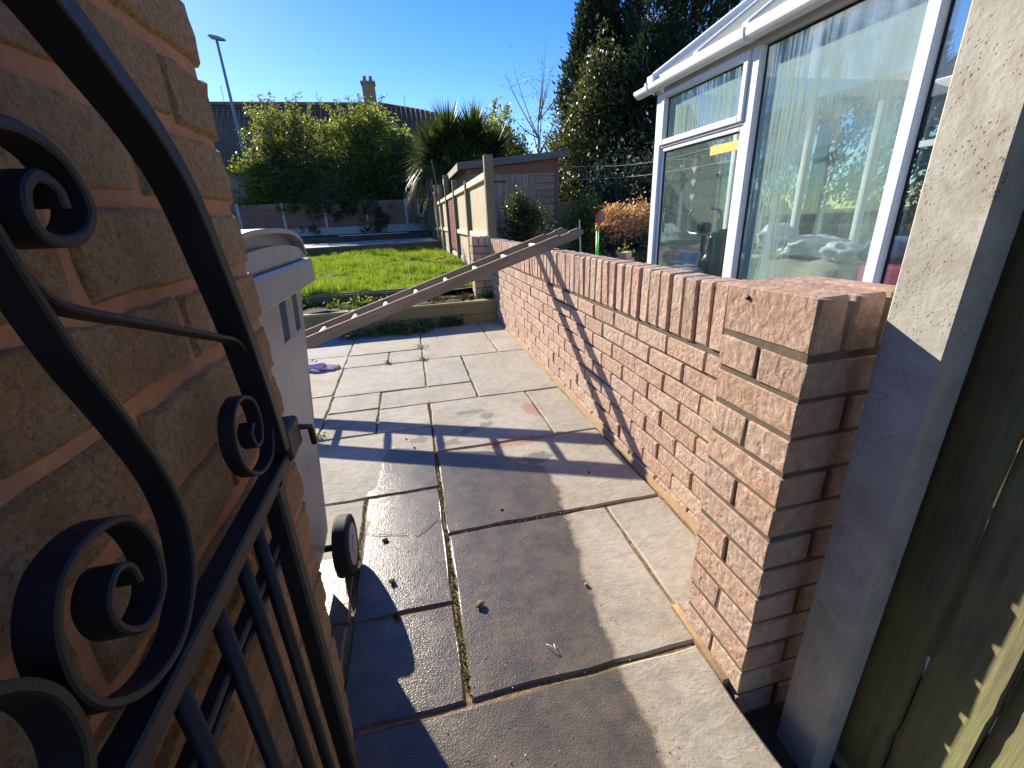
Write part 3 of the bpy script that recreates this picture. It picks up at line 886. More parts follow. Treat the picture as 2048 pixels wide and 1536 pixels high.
def height(x, y):
    if y < 5.3: return .235 + .02 * math.sin(x * 3)
    return .31 + .025 * math.sin(x * 1.7 + y * .9) * math.sin(y * 1.3) 
def gridmesh(x0, x1, y0, y1, nx, ny, hf, mat, amp=.0, seed=0):
    rnd = random.Random(seed); vs = []; fs = []
    for j in range(ny + 1):
        for i in range(nx + 1):
            x = x0 + (x1 - x0) * i / nx; y = y0 + (y1 - y0) * j / ny
            vs.append((x, y, hf(x, y) + rnd.uniform(-amp, amp)))
    for j in range(ny):
        for i in range(nx):
            a = j * (nx + 1) + i; fs.append((a, a + 1, a + nx + 2, a + nx + 1))
    m = MB(); m.add(vs, fs, True); return m.me(mat)
struct('lawn_ground', gridmesh(-6, 1.04, 5.25, 13.75, 40, 50, lambda x, y: height(x, max(y, 5.3)), M['lawn'], .008))
struct('bed_soil', gridmesh(-6, 1.3, 4.80, 5.32, 60, 8, lambda x, y: .225 + .02 * math.sin(x * 5), M['soil'], .012))
struct('garden_ground', gridmesh(.97, 14, -3, 26, 60, 80, lambda x, y: -.03 + .30 * min(1, max(0, (y - 4.7) / 2.0)), M['soil'], .012))

# grass blades
def blades(n, xr, yr, hmin, hmax, w, seed, hf, clump=None, dens=None, lean_=.6):
    R = np.random.RandomState(seed)
    x = R.uniform(xr[0], xr[1], n); y = yr[0] + (yr[1] - yr[0]) * R.rand(n) ** 1.5
    if clump is not None:
        k = R.randint(0, len(clump), n); c = np.array(clump)[k]
        x = c[:, 0] + R.normal(0, 1, n) * c[:, 2]; y = c[:, 1] + R.normal(0, 1, n) * c[:, 2]
    z = np.array([hf(a, b) for a, b in zip(x, y)])
    hgt = R.uniform(hmin, hmax, n) * (.6 + .55 * np.sin(x * 2.3 + 1) * np.sin(y * 1.9) + .3 * R.rand(n)).clip(.3, 1.6)
    ang = R.rand(n) * 2 * PI; la = R.rand(n) * 2 * PI; ll = R.rand(n) * lean_ * hgt
    dx = np.cos(ang) * w * .5; dy = np.sin(ang) * w * .5
    P = np.zeros((n, 3, 3))
    P[:, 0] = np.stack([x - dx, y - dy, z - .01], 1); P[:, 1] = np.stack([x + dx, y + dy, z - .01], 1)
    P[:, 2] = np.stack([x + np.cos(la) * ll, y + np.sin(la) * ll, z + hgt], 1)
    return P
hf = lambda a, b: height(a, max(b, 5.3))
P = blades(80000, (-3.6, 1.0), (5.36, 13.7), .025, .065, .009, 1, hf)
tufts = [(random.uniform(-3.2, .95), 5.4 + 8.1 * random.random() ** 1.3, random.uniform(.03, .09)) for _ in range(620)]
P2 = blades(52000, (0, 1), (0, 1), .07, .15, .010, 2, hf, tufts)
ok = (P2[:, 0, 0] > -3.8) & (P2[:, 0, 0] < 1.0) & (P2[:, 0, 1] > 5.36) & (P2[:, 0, 1] < 13.7)
tag(link('lawn_grass', quads_mesh(np.concatenate([P, P2[ok]]), M['grass'])), 'bright sunlit green lawn grass above the low timber edge', 'grass', kind='stuff')

def leafquads(centers, nper, spread, size, seed, elong=1.0, flat=.0, droop=0.0):
    """leaf-sized quads (two-triangle diamonds) around centers (n,3) with spread (n,3) or scalar"""
    R = np.random.RandomState(seed)
    c = np.repeat(np.array(centers), nper, 0); n = len(c)
    s = spread if np.isscalar(spread) else np.repeat(np.array(spread), nper, 0)
    p = c + R.normal(0, 1, (n, 3)) * s
    a = R.normal(0, 1, (n, 3)); a[:, 2] -= droop
    a /= np.linalg.norm(a, axis=1)[:, None]
    b = R.normal(0, 1, (n, 3)); b = np.cross(a, b); b /= np.linalg.norm(b, axis=1)[:, None]
    sz = (size * R.uniform(.6, 1.3, n))[:, None]
    P = np.zeros((n, 4, 3))
    P[:, 0] = p - a * sz * .5 * elong; P[:, 1] = p + b * sz * .32; P[:, 2] = p + a * sz * .5 * elong; P[:, 3] = p - b * sz * .32
    return P

# weeds at the foot of the retaining edge, bed plants
def weeds(name, label, cat, clumps, n, h, w, seed, hf, mat, leaf=.03, nleaf=0, group=None):
    P = blades(n, (0, 1), (0, 1), h * .5, h, w, seed, hf, clumps, lean_=1.2)
    tp = np.concatenate([P, P[:, 2:3]], 1)
    if nleaf:
        cs = [(c[0], c[1], hf(c[0], c[1]) + h * .35) for c in clumps]
        tp = np.concatenate([tp, leafquads(cs, nleaf, np.array([[c[2], c[2], h * .28] for c in clumps]), leaf, seed + 5, 1.5)])
    m = quads_mesh(tp, mat)
    return tag(link(name, m), label, cat, group)
z0 = lambda a, b: 0.0
cl = [(random.uniform(-.75, .05), random.uniform(4.5, 4.74), .05) for _ in range(26)] + [(random.uniform(.05, .45), random.uniform(4.66, 4.75), .03) for _ in range(10)]
o = weeds('weed_patch', 'tangled dark green weeds growing along the foot of the decking boards', 'weeds', cl, 1800, .11, .007, 5, z0, M['weed'], .026, 26); o['kind'] = 'stuff'
bed = lambda a, b: .225
cl = [(random.uniform(-2.0, -.1), random.uniform(4.92, 5.28), .05) for _ in range(34)]
o = weeds('bed_weeds', 'low mixed weeds in the narrow strip before the lawn edging', 'weeds', cl, 2200, .09, .010, 8, bed, M['hedge'] if 'hedge' in M else M['leaf_hedge'], .035, 30); o['kind'] = 'stuff'
cl = [(random.uniform(.0, .62), random.uniform(4.95, 5.3), .06) for _ in range(16)]
o = weeds('leaf_litter', 'dry brown leaf litter on the bed beside the small brick pier', 'leaf litter', cl, 500, .03, .008, 9, bed, M['leaf_dead'], .045, 60); o['kind'] = 'stuff'
weeds('weed_plant', 'leafy green weed beside the garden wall above the decking boards', 'weed', [(.80, 4.93, .03)], 40, .16, .014, 10, bed, M['leaf_hedge'], .05, 26)
for (x, y, s, lb) in ((.012, 3.93, .035, 'weed sprouting at the joint nearest the decking boards'), (.012, 3.535, .028, 'weed flattened over the slab joint in the middle of the patio'),
                      (-.27, 3.53, .016, 'tiny weed at the joint end beside the pale small slab'), (-.585, 2.27, .022, 'small mossy weed at the corner of the grey bin'),
                      (-.88, 3.75, .03, 'thin weed between slabs behind the lilac glove')):
    weeds('joint_weed', lb, 'weed', [(x, y, s * .8)], 40, .035, .005, int(y * 100), z0, M['weed'], .016, 14, 'weeds in the slab joints')

# moss and grit in the near joints
R = np.random.RandomState(4); pts = []
for (xa, ya, xb, yb_, n, s) in ((.013, .73, .013, 1.95, 800, .0035), (.013, 1.95, .013, 2.6, 260, .004), (.013, 2.6, .013, 2.88, 90, .004), (.325, 2.6, .325, 3.5, 200, .004), (-.295, 1.1, -.295, 1.63, 300, .005), (-.6, 1.633, .0, 1.633, 200, .003), (.03, 1.32, .55, 1.32, 260, .003), (-.29, 2.26, -.29, 2.6, 90, .004), (.4, 1.94, .0, 1.94, 100, .003)):
    for _ in range(n):
        u = R.rand(); pts.append((xa + (xb - xa) * u + R.normal() * s, ya + (yb_ - ya) * u + R.normal() * s, -.007 + R.rand() * .006))
tag(link('joint_moss', quads_mesh(leafquads(pts, 1, .0008, .0085, 6, 1.0), leaf_mat('moss', [(.13, .12, .03), (.20, .17, .05), (.08, .08, .02), (.17, .10, .05)], .2, .9))), 'olive moss and grit filling the joints between the near slabs', 'moss', kind='stuff')
# pebbles and crumbs lying on the slabs
def pebble(name, label, cat, x, y, r, mat, seed, group=None, flat=.6):
    rnd = random.Random(seed); m = MB(); vs = []; fs = []
    n1, n2 = 5, 7
    for i in range(n1 + 1):
        th = PI * i / n1
        for k in range(n2):
            ph = 2 * PI * k / n2; q = r * (1 + rnd.uniform(-.25, .25))
            vs.append((x + q * math.sin(th) * math.cos(ph), y + q * math.sin(th) * math.sin(ph), r * flat + q * flat * math.cos(th)))
    for i in range(n1):
        for k in range(n2): fs.append((i * n2 + k, i * n2 + (k + 1) % n2, (i + 1) * n2 + (k + 1) % n2, (i + 1) * n2 + k))
    m.add(vs, fs, True)
    return tag(m.obj(name, mat), label, cat, group)
M['moss_clump'] = mortar_mat('moss_clump', (.24, .21, .09), (.12, .11, .05), 90)
M['dirt'] = plain('dirt', (.03, .025, .02), .9, .1)
pebble('pebble', 'single round pebble on the dry slab near the brick pier', 'pebble', .41, .965, .0065, M['pebble'], 1)
pebble('moss_clump', 'loose olive moss clump lying on the big wet slab', 'moss', .082, .975, .013, M['moss_clump'], 2, None, .5)
pebble('moss_clump', 'pale moss clump on the left wet slab near the shadow', 'moss', -.176, 1.14, .011, M['moss_clump'], 3, None, .5)
pebble('dirt_crumb', 'dark dead leaf on the cracked wet slab beside the wheel', 'leaf', -.205, 1.345, .011, M['dirt'], 4, None, .3)
pebble('dirt_crumb', 'dark crumb of dirt in the bin shadow on the wet slab', 'dirt', -.16, 1.0, .010, M['dirt'], 5, None, .5)
for i, (x, y, lb) in enumerate(((.235, 1.40, 'small dark twig piece on the wet slab by the long joint'), (.66, 1.55, 'black speck of dirt on the pale slab under the ladder shadow'), (-.13, 2.13, 'dark speck inside the ladder shadow near the thin joint'), (-.09, 2.02, 'dark speck beside the long mossy joint'))):
    pebble('dirt_speck', lb, 'dirt', x, y, .006, M['dirt'], 10 + i, 'dirt specks on the slabs', .4)
R = np.random.RandomState(14); pts = np.stack([R.uniform(-.28, .45, 700), R.uniform(.2, 1.6, 700), R.uniform(.0005, .0018, 700)], 1)
tag(link('grit', quads_mesh(leafquads(pts, 1, .0002, .0038, 16, 1.0), plain('grit', (.32, .28, .22), .6, .4))), 'fine pale grit scattered over the wet slabs', 'grit', kind='stuff')
m = MB(); m.tube(spline([(.232, .805, .004), (.243, .79, .010), (.252, .782, .006)], 3), .001, 4); m.tube(spline([(.252, .80, .004), (.25, .785, .010), (.252, .775, .004)], 3), .001, 4)
tag(m.obj('straw', M['rung']), 'two pale bits of straw on the big wet slab', 'straw')

# lilac glove
gv = MB()
Mg = Matrix.Translation((-.80, 3.57, .0)) @ Matrix.Rotation(math.radians(-12), 4, 'Z') @ Matrix.Scale(1.15, 4)
def gtube(pts, rs, n=10):
    sub = spline(pts, 4); rr = np.interp(np.linspace(0, 1, len(sub)), np.linspace(0, 1, len(rs)), rs)
    gv.tube([Mg @ Vector((p.x, p.y, p.z)) for p in sub], [float(r) * 1.15 for r in rr], n)
gtube([(-.14, 0, .018), (-.08, 0, .022), (0, 0, .026), (.03, 0, .022)], [.040, .040, .046, .036], 14)
for k, (dy, l) in enumerate(((-.036, .065), (-.013, .085), (.011, .088), (.034, .07))):
    gtube([(.0, dy * .8, .022), (.05, dy, .020), (.05 + l, dy * 1.15, .013)], [.013, .0125, .009], 8)
gtube([(-.05, -.03, .02), (-.02, -.062, .018), (.03, -.078, .013)], [.015, .014, .010], 8)
gvo = gv.obj('glove', M['glove'])
for v in gvo.data.vertices: v.co.z *= .72; 
tag(gvo, 'pale lilac rubber glove lying on the patio just beyond the grey bin', 'glove')

# dandelions
for i, (x, y, lb) in enumerate(((.55, 8.0, 'highest dandelion of the yellow group, at its back'), (.42, 7.6, 'dandelion at the left rear of the yellow group'), (.36, 7.0, 'leftmost front dandelion of the yellow group'), (.44, 6.95, 'front dandelion beside the leftmost one'), (.68, 7.3, 'rightmost dandelion of the yellow group towards the fence'))):
    t = thing('dandelion', lb, 'dandelion', (x, y, height(x, y)), 0, 'dandelions in the lawn')
    MB().tube([(0, 0, 0), (.004, 0, .17)], .003, 5).obj('stem', M['weed'], t)
    m = MB(); n = 14; vs = [(.004, 0, .196)]
    for k in range(n):
        r = .042 if k % 2 else .034; vs.append((.004 + r * math.cos(2 * PI * k / n), r * math.sin(2 * PI * k / n), .184 + .01 * (k % 2)))
    vs.append((.004, 0, .162))
    m.add(vs, [(0, 1 + k, 1 + (k + 1) % n) for k in range(n)] + [(n + 1, 1 + (k + 1) % n, 1 + k) for k in range(n)])
    m.obj('flower', M['flower'], t)
t = thing('dandelion', 'lone dandelion among the weeds at the foot of the decking boards', 'dandelion', (-.2, 4.55, 0), 0)
MB().tube([(0, 0, 0), (.004, 0, .02)], .003, 5).obj('stem', M['weed'], t)
m = MB(); m.cbox((-.02, -.02, .015), (.02, .02, .03), .008); m.obj('flower', M['flower'], t)

# ------------------------------------------------------------------ right side boundary fence
FX = 1.0
def lerp(a, b, t): return a + (b - a) * t
fz0 = lambda y: .27; 
def ftop(y): return 1.63 + (.0 if y < 14 else .35)
fence = thing('panel_fence', 'sunlit pale boarded fence running back along the right side of the lawn', 'fence')
posts = [5.42, 7.25, 9.05, 10.75, 12.5, 13.9]
tops = [1.74, 1.62, 1.78, 2.02, 1.95, 1.98]
for y, zt in zip(posts, tops):
    MB().cbox((FX - .055, y - .05, .0), (FX + .045, y + .05, zt), .008, smooth=False).obj('post', M['wood_post'], fence)
rnd = random.Random(2)
for i in range(len(posts) - 1):
    ya, yb_ = posts[i] + .05, posts[i + 1] - .05
    zt = 1.60
    MB().box((FX - .005, ya, .10), (FX + .035, yb_, .42)).obj('gravel_board', M['gravel_board'], fence)
    if i == 2:
        # red-brown lattice panel
        y = ya + .05; k = 0
        MB().box((FX + .02, ya, .42), (FX + .035, yb_, zt - .06)).obj('backing', M['wood_trellis'], fence)
        while y < yb_ - .05:
            z = .46 + (k % 2) * .05
            while z < zt - .12:
                MB().cbox((FX - .004 - .004 * (k % 2), y, z), (FX + .018, y + .10, z + .085), .003, smooth=False).obj('block', M['wood_trellis'], fence); z += .10
            y += .115; k += 1
    else:
        y = ya; w = .125
        while y < yb_ - .02:
            e = min(y + w - .006, yb_)
            m = MB(); m.prism([(FX + .012, y), (FX + .026, y), (FX + .026, e), (FX + .004, e)], 2, .42, zt - .05)
            m.obj('board', M['wood_fence'], fence); y += w
    MB().cbox((FX - .035, ya, zt - .10), (FX + .005, yb_, zt - .02), .004, smooth=False).obj('rail', M['wood_rail'], fence)
    if i != 2: MB().cbox((FX - .035, ya, .83), (FX + .003, yb_, .905), .004, smooth=False).obj('rail', M['wood_rail'], fence)
# farther, shaded continuation up on the terrace
fence2 = thing('panel_fence', 'shaded grey stretch of fence beyond the lawn on the raised terrace', 'fence')
y = 14.0
while y < 22.8:
    MB().cbox((.93, y - .05, .4), (1.02, y + .05, 2.06), .006, smooth=False).obj('post', M['wood_post'], fence2)
    for k in range(12):
        a = y + .06 + k * .145
        MB().box((.985, a, .5), (1.005 - .006 * (k % 2), a + .136, 1.90)).obj('board', M['wood_post'], fence2)
    for z in (.8, 1.84): MB().box((.955, y + .06, z), (.983, y + 1.78, z + .07)).obj('rail', M['wood_post'], fence2)
    y += 1.83

# ------------------------------------------------------------------ terrace beyond the lawn, far fence
tw = thing('sleeper_wall', 'dark timber sleeper wall holding the terrace at the back of the lawn', 'retaining wall')
rnd = random.Random(77)
for k in range(3):
    x = -7.0 + k * .4
    while x < .9:
        L = 2.1
        MB().cbox((x, 13.72 + rnd.uniform(-.008, .008), .24 + k * .095), (min(x + L - .008, .93), 13.83, .33 + k * .095), .006, smooth=False).obj('sleeper', M['wood_sleeper'], tw)
        x += L
def pave_mat():
    t = NT('terrace_stone'); p = t.pos()
    c = t.mix(t.noise(p, 3, 5), (.36, .34, .31), (.24, .23, .21))
    return t.done(t.pbsdf(c, .8, t.bump(t.noise(p, 20, 5), .4, .01), .2))
M['pave'] = pave_mat()
terr = tag(empty('terrace'), kind='structure')
MB().box((-9, 13.83, .2), (.95, 24, .50)).obj('terrace_bed', M['soil'], terr)
rnd = random.Random(6)
for i in range(11):
    for j in range(4):
        x = -5.9 + i * .62
        MB().cbox((x, 13.86 + j * .92, .50), (x + .61, 13.86 + j * .92 + .91, .512 + rnd.uniform(0, .004)), .003, smooth=False).obj('slab', M['pave'], terr)
tw2 = thing('sleeper_wall', 'second low dark sleeper edge in front of the far fence', 'retaining wall')
for k in range(2):
    x = -8.0 + .7 * k
    while x < .8:
        MB().cbox((x, 18.6, .50 + k * .09), (min(x + 2.3, .9), 18.72, .585 + k * .09), .006, smooth=False).obj('sleeper', M['wood_sleeper'], tw2); x += 2.31
MB().cbox((-2.5, 18.45, .69), (.1, 18.62, .72), .005, smooth=False).obj('cap_plank', M['rung'], tw2)
struct('upper_bed', MB().box((-9, 18.72, .4), (.95, 23.4, .68)).me(M['soil']))
ff = thing('far_fence', 'reddish brown waney lap fence with pale concrete posts across the end of the garden', 'fence')
FY = 23.0; px_ = [-10.96, -9.0, -7.15, -5.32, -3.54, -1.70, .12, .72]
for x in px_:
    MB().cbox((x - .055, FY - .06, .5), (x + .055, FY + .05, 2.14), .006, smooth=False).obj('post', M['gravel_board'], ff)
rnd = random.Random(44)
for i in range(len(px_) - 1):
    xa, xb = px_[i] + .055, px_[i + 1] - .055
    MB().box((xa, FY - .02, .55), (xb, FY + .02, 1.02)).obj('gravel_board', M['gravel_board'], ff)
    k = 0
    z = 1.02
    while z < 2.06:
        m = MB(); m.prism([(FY - .040 + rnd.uniform(-.006, .006), z - .005 + rnd.uniform(-.006, .006)), (FY - .006, z + .088), (FY + .01, z + .088), (FY + .01, z - .005)], 0, xa, xb)
        m.obj('slat', M['wood_far'], ff); z += .082
    for u in (.33, .66):
        xx = lerp(xa, xb, u); MB().box((xx - .02, FY - .045, 1.02), (xx + .02, FY - .026, 2.08)).obj('batten', M['wood_far'], ff)

# ------------------------------------------------------------------ shed
sh = thing('garden_shed', 'weathered brown wooden shed with a mono-pitch roof behind the fence', 'shed')
SX0, SX1, SY0, SY1 = 1.26, 3.02, 9.0, 12.0
zr = lambda x: 2.00 + (x - 1.2) * .085
k = 0; z = .3
while z < 2.18:
    zt = z + .120
    zmax = min(zt, zr(SX1) - .05)
    # front (facing the camera): boards either side of the door
    if z < 1.84:
        for xa, xb in ((SX0, 1.66), (2.56, SX1)):
            m = MB(); m.prism([(SY0 - .004, z), (SY0 - .014, z + .008), (SY0 - .002, zt - .002), (SY0 + .01, zt - .002), (SY0 + .01, z)], 0, xa, xb); m.obj('board', M['wood_shed'], sh)
    m = MB(); m.prism([(SX0 - .004, z), (SX0 - .014, z + .008), (SX0 - .002, zt - .002), (SX0 + .01, zt - .002), (SX0 + .01, z)], 1, SY0, SY1) if zt < 2.05 else None
    if zt < 2.05: m.obj('board', M['wood_shed_side'], sh)
    z += .125
mb = MB(); mb.add([(SX0, SY0 - .016, 1.86), (SX1, SY0 - .016, 1.86), (SX1, SY0 - .016, zr(SX1)), (SX0, SY0 - .016, zr(SX0)), (SX0, SY0 + .01, 1.86), (SX1, SY0 + .01, 1.86), (SX1, SY0 + .01, zr(SX1)), (SX0, SY0 + .01, zr(SX0))],
    [(0, 1, 2, 3), (7, 6, 5, 4), (0, 4, 5, 1), (1, 5, 6, 2), (2, 6, 7, 3), (3, 7, 4, 0)]); mb.obj('header_board', M['wood_red'], sh)
for x in (SX0 + .01, SX1 - .01):
    MB().cbox((x - .04, SY0 - .035, .25), (x + .035, SY0 - .018, zr(x) - .01), .004, smooth=False).obj('corner_board', M['wood_red'] if x > 2 else M['wood_post'], sh)
MB().box((SX1 - .03, SY0, .25), (SX1 - .005, SY1, 2.1)).obj('side_wall', M['wood_shed'], sh)
MB().box((SX0 + .02, SY0 + .02, .2), (SX1 - .04, SY1 - .02, 1.98)).obj('inner_shell', M['wood_shed'], sh)
door = MB().box((1.66, SY0 - .012, .32), (2.56, SY0 + .005, 1.855)).obj('door', M['wood_shed_v'], sh)
for i in range(7):
    xa = 1.665 + i * .1275; MB().cbox((xa, SY0 - .026 - .004 * (i % 2), .33), (xa + .121, SY0 - .0125, 1.85), .003, smooth=False).obj('board', M['wood_shed_v'], door)
for z in (1.70, .84): MB().cbox((1.66, SY0 - .034, z), (1.98, SY0 - .0265, z + .035), .002, smooth=False).obj('hinge', M['gasket'], door)
MB().tube([(2.10, SY0 - .05, 1.20), (2.16, SY0 - .06, 1.27), (2.27, SY0 - .06, 1.28), (2.36, SY0 - .05, 1.20)], .02, 8).obj('wreath', M['bark'], door)
m = MB(); m.add([(1.08, 8.86, zr(1.08)), (3.20, 8.86, zr(3.20)), (3.20, 12.15, zr(3.2)), (1.08, 12.15, zr(1.08))] + [(1.08, 8.86, zr(1.08) + .02), (3.20, 8.86, zr(3.20) + .02), (3.20, 12.15, zr(3.2) + .02), (1.08, 12.15, zr(1.08) + .02)],
    [(0, 3, 2, 1), (4, 5, 6, 7), (0, 1, 5, 4), (1, 2, 6, 5), (2, 3, 7, 6), (3, 0, 4, 7)]); roof = m.obj('roof', M['wood_roof'], sh)
m = MB(); m.add([(1.06, 8.83, zr(1.06) - .06), (3.22, 8.83, zr(3.22) - .06), (3.22, 8.83, zr(3.22) + .06), (1.06, 8.83, zr(1.06) + .06), (1.06, 8.858, zr(1.06) - .06), (3.22, 8.858, zr(3.22) - .06), (3.22, 8.858, zr(3.22) + .06), (1.06, 8.858, zr(1.06) + .06)],
    [(0, 1, 2, 3), (7, 6, 5, 4), (0, 4, 5, 1), (1, 5, 6, 2), (2, 6, 7, 3), (3, 7, 4, 0)]); m.obj('fascia', M['wood_roof'], roof)
MB().box((1.05, 8.86, zr(1.06) - .07), (1.075, 12.17, zr(1.06) + .05)).obj('fascia', M['wood_shed_side'], roof)

# ------------------------------------------------------------------ conservatory
KX = 2.6
cons = thing('conservatory', 'white framed conservatory with misted windows behind the garden wall', 'conservatory')
U = M['upvc']; UG = M['upvc_grey']
ZT = 2.135; ZS = .40
def bar(x0, x1, y0, y1, z0, z1, mat=U, name='frame', c=.006):
    return MB().cbox((x0, y0, z0), (x1, y1, z1), c, smooth=False).obj(name, mat, cons)
bar(KX - .01, KX + .07, 4.50, 4.60, ZS, ZT, name='corner_post')
muls = [3.27, 2.075, .86, -.35, -1.5]
for y in muls: bar(KX, KX + .075, y - (.042 if y > 3 else .034), y + (.042 if y > 3 else .034), ZS, ZT, name='mullion', c=.004)
bar(KX + .001, KX + .069, -1.6, 4.51, ZT - .003, ZT + .075, UG, 'head_rail')
bar(KX + .001, KX + .069, -1.6, 4.51, ZS - .06, ZS + .02, name='sill')
bar(KX - .045, KX + .0, -1.6, 4.62, ZS - .085, ZS - .061, name='sill')
# dwarf wall
MB().box((KX - .01, -1.6, -.05), (KX + .1, 4.6, ZS - .086)).obj('dwarf_wall', M['brick_pink'], cons)
MB().box((KX + .1, 4.5, -.05), (6.0, 4.6, ZS - .06)).obj('dwarf_wall', M['brick_pink'], cons)
def window(y0, y1, z0, z1, mat, sash=True, xo=0.0, fw=.05):
    w = bar(KX + .012 + xo, KX + .06, y0, y0 + fw, z0, z1, name='window')
    for (a, b, c, d) in ((y1 - fw, y1, z0, z1), (y0 + fw, y1 - fw, z1 - fw, z1), (y0 + fw, y1 - fw, z0, z0 + fw)):
        MB().cbox((KX + .012 + xo, a, c), (KX + .06, b, d), .005, smooth=False).obj('sash', U, w)
    g = .008
    for (a, b, c, d) in ((y0 + fw, y0 + fw + g, z0 + fw, z1 - fw), (y1 - fw - g, y1 - fw, z0 + fw, z1 - fw), (y0 + fw + g, y1 - fw - g, z1 - fw - g, z1 - fw), (y0 + fw + g, y1 - fw - g, z0 + fw, z0 + fw + g)):
        MB().box((KX + .03, a, c), (KX + .05, b, d)).obj('gasket', M['gasket'], w)
    MB().box((KX + .038, y0 + fw + g, z0 + fw + g), (KX + .042, y1 - fw - g, z1 - fw - g)).obj('glass', mat, w)
window(3.322, 4.498, 1.675, ZT - .004, M['glass_mist'], xo=-.03)
window(3.322, 4.498, ZS + .022, 1.655, M['glass_clear'], fw=.038)
def fixed(y0, y1, mat):
    z0, z1, xg = ZS + .021, ZT - .004, KX + .058
    w = MB().box((xg, y0, z0), (xg + .005, y1, z1)).obj('window_pane', mat, cons)
    g = .016
    for (a, b, c, d) in ((y0 + .0005, y0 + g, z0, z1), (y1 - g, y1 - .0005, z0, z1), (y0 + g, y1 - g, z1 - g, z1), (y0 + g, y1 - g, z0, z0 + g)):
        MB().box((xg - .006, a, c), (xg - .001, b, d)).obj('gasket', M['gasket'], w)
fixed(2.11, 3.227, M['glass_mist'])
fixed(.895, 2.040, M['glass_clear'])
fixed(-.315, .825, M['glass_clear'])
bar(KX + .0, KX + .065, 3.322, 4.498, 1.656, 1.674, name='transom', c=.002)
# yellow strip stuck on the lower pane
MB().box((KX + .026, 3.37, 1.490), (KX + .034, 3.72, 1.56)).obj('warning_strip', M['yellow_tape'], cons)
# gutter with brackets
GZ = 2.165
prof = []
for k in range(9):
    a = PI + PI * k / 8
    prof.append((KX - .075 + .055 * math.cos(a), GZ + .035 + .048 * math.sin(a)))
prof += [(KX - .020, GZ + .055), (KX - .027, GZ + .055), (KX - .027, GZ + .038)]
prof += [(KX - .075 + .047 * math.cos(PI + PI * k / 8), GZ + .036 + .040 * math.sin(PI + PI * k / 8)) for k in range(7, 0, -1)]
prof += [(KX - .122, GZ + .038), (KX - .122, GZ + .055), (KX - .130, GZ + .055)]
MB().prism(prof, 1, -1.6, 4.86).obj('gutter', U, cons)
MB().prism([(KX - .131, GZ + .056), (KX - .131, GZ + .03), (KX - .075, GZ - .016), (KX - .02, GZ + .03), (KX - .019, GZ + .056)], 1, 4.86, 4.872).obj('gutter_end', U, cons)
for y in (4.62, 3.28, 2.05, .8):
    pr = [(KX - .075 + .061 * math.cos(PI + PI * k / 8), GZ + .035 + .054 * math.sin(PI + PI * k / 8)) for k in range(9)]
    MB().prism([(KX - .128, GZ + .075)] + [(KX - .140, GZ + .075)] + pr + [(KX - .012, GZ + .06)], 1, y - .018, y + .018).obj('gutter_bracket', U, cons)
# eaves beam and roof: slope rising away from the gutter, hipped at the far end
bar(KX - .035, KX + .075, -1.6, 4.62, ZT + .076, ZT + .16, UG, 'eaves_beam')
EZ = ZT + .155
sl = .70
RX = 4.35
def roofpt(x, y): return (x, y, EZ + (x - KX) * sl)
hipy = lambda x: 4.64 - (x - KX) * .62
for i in range(8):
    y0 = 4.45 - i * .6
    # glazing bar
    if i > 0:
        xe = RX
        yy = y0 + .18
        if yy > hipy(RX):
            xe = KX + (4.64 - yy) / .62
        p = [roofpt(KX, yy), roofpt(min(xe, RX), yy)]
        m = MB(); a, b = Vector(p[0]), Vector(p[1]); w = .03
        m.add([a + Vector((0, -w, -.03)), a + Vector((0, w, -.03)), a + Vector((0, w, .04)), a + Vector((0, -w, .04)), b + Vector((0, -w, -.03)), b + Vector((0, w, -.03)), b + Vector((0, w, .04)), b + Vector((0, -w, .04))],
              [(0, 3, 2, 1), (4, 5, 6, 7), (0, 1, 5, 4), (1, 2, 6, 5), (2, 3, 7, 6), (3, 0, 4, 7)]); m.obj('glazing_bar', U, cons)
# polycarbonate sheets
m = MB(); m.add([roofpt(KX, 4.64), roofpt(RX, hipy(RX)), roofpt(RX, -1.6), roofpt(KX, -1.6)], [(0, 1, 2, 3)])
m.add([(x, y, z + .02) for x, y, z in (roofpt(KX, 4.64), roofpt(RX, hipy(RX)), roofpt(RX, -1.6), roofpt(KX, -1.6))], [(3, 2, 1, 0)]); m.obj('roof_sheet', M['poly'], cons)
m = MB(); R2 = (RX, hipy(RX), EZ + (RX - KX) * sl); R3 = (5.9, 4.64, EZ)
m.add([(KX, 4.64, EZ), (5.9, 4.64, EZ), R2], [(0, 1, 2)]); m.add([R2, R3, (5.9, -1.6, EZ), (RX, -1.6, R2[2])], [(0, 1, 2, 3)]); m.obj('roof_sheet', M['poly'], cons)
MB().cbox((KX - .075, 4.60, GZ + .062), (KX + .01, 4.71, GZ + .150), .004, smooth=False).obj('eaves_end_cap', U, cons)
a = Vector((KX - .02, 4.70, EZ - .02)); b = Vector(R2) + Vector((0, 0, .03))
d = (b - a).normalized(); s = d.cross(Vector((0, 0, 1))).normalized() * .055; u = Vector((0, 0, .05))
m = MB(); m.add([a - s - u, a + s - u, a + s + u, a + u * 1.6, a - s + u, b - s - u, b + s - u, b + s + u, b + u * 1.6, b - s + u],
      [(4, 3, 2, 1, 0), (5, 6, 7, 8, 9), (0, 1, 6, 5), (1, 2, 7, 6), (2, 3, 8, 7), (3, 4, 9, 8), (4, 0, 5, 9)]); m.obj('hip_bar', U, cons)
m = MB(); m.box((KX + .0, 4.60, ZT + .02), (6.0, 4.66, EZ + .02)); m.obj('eaves_beam', U, cons)
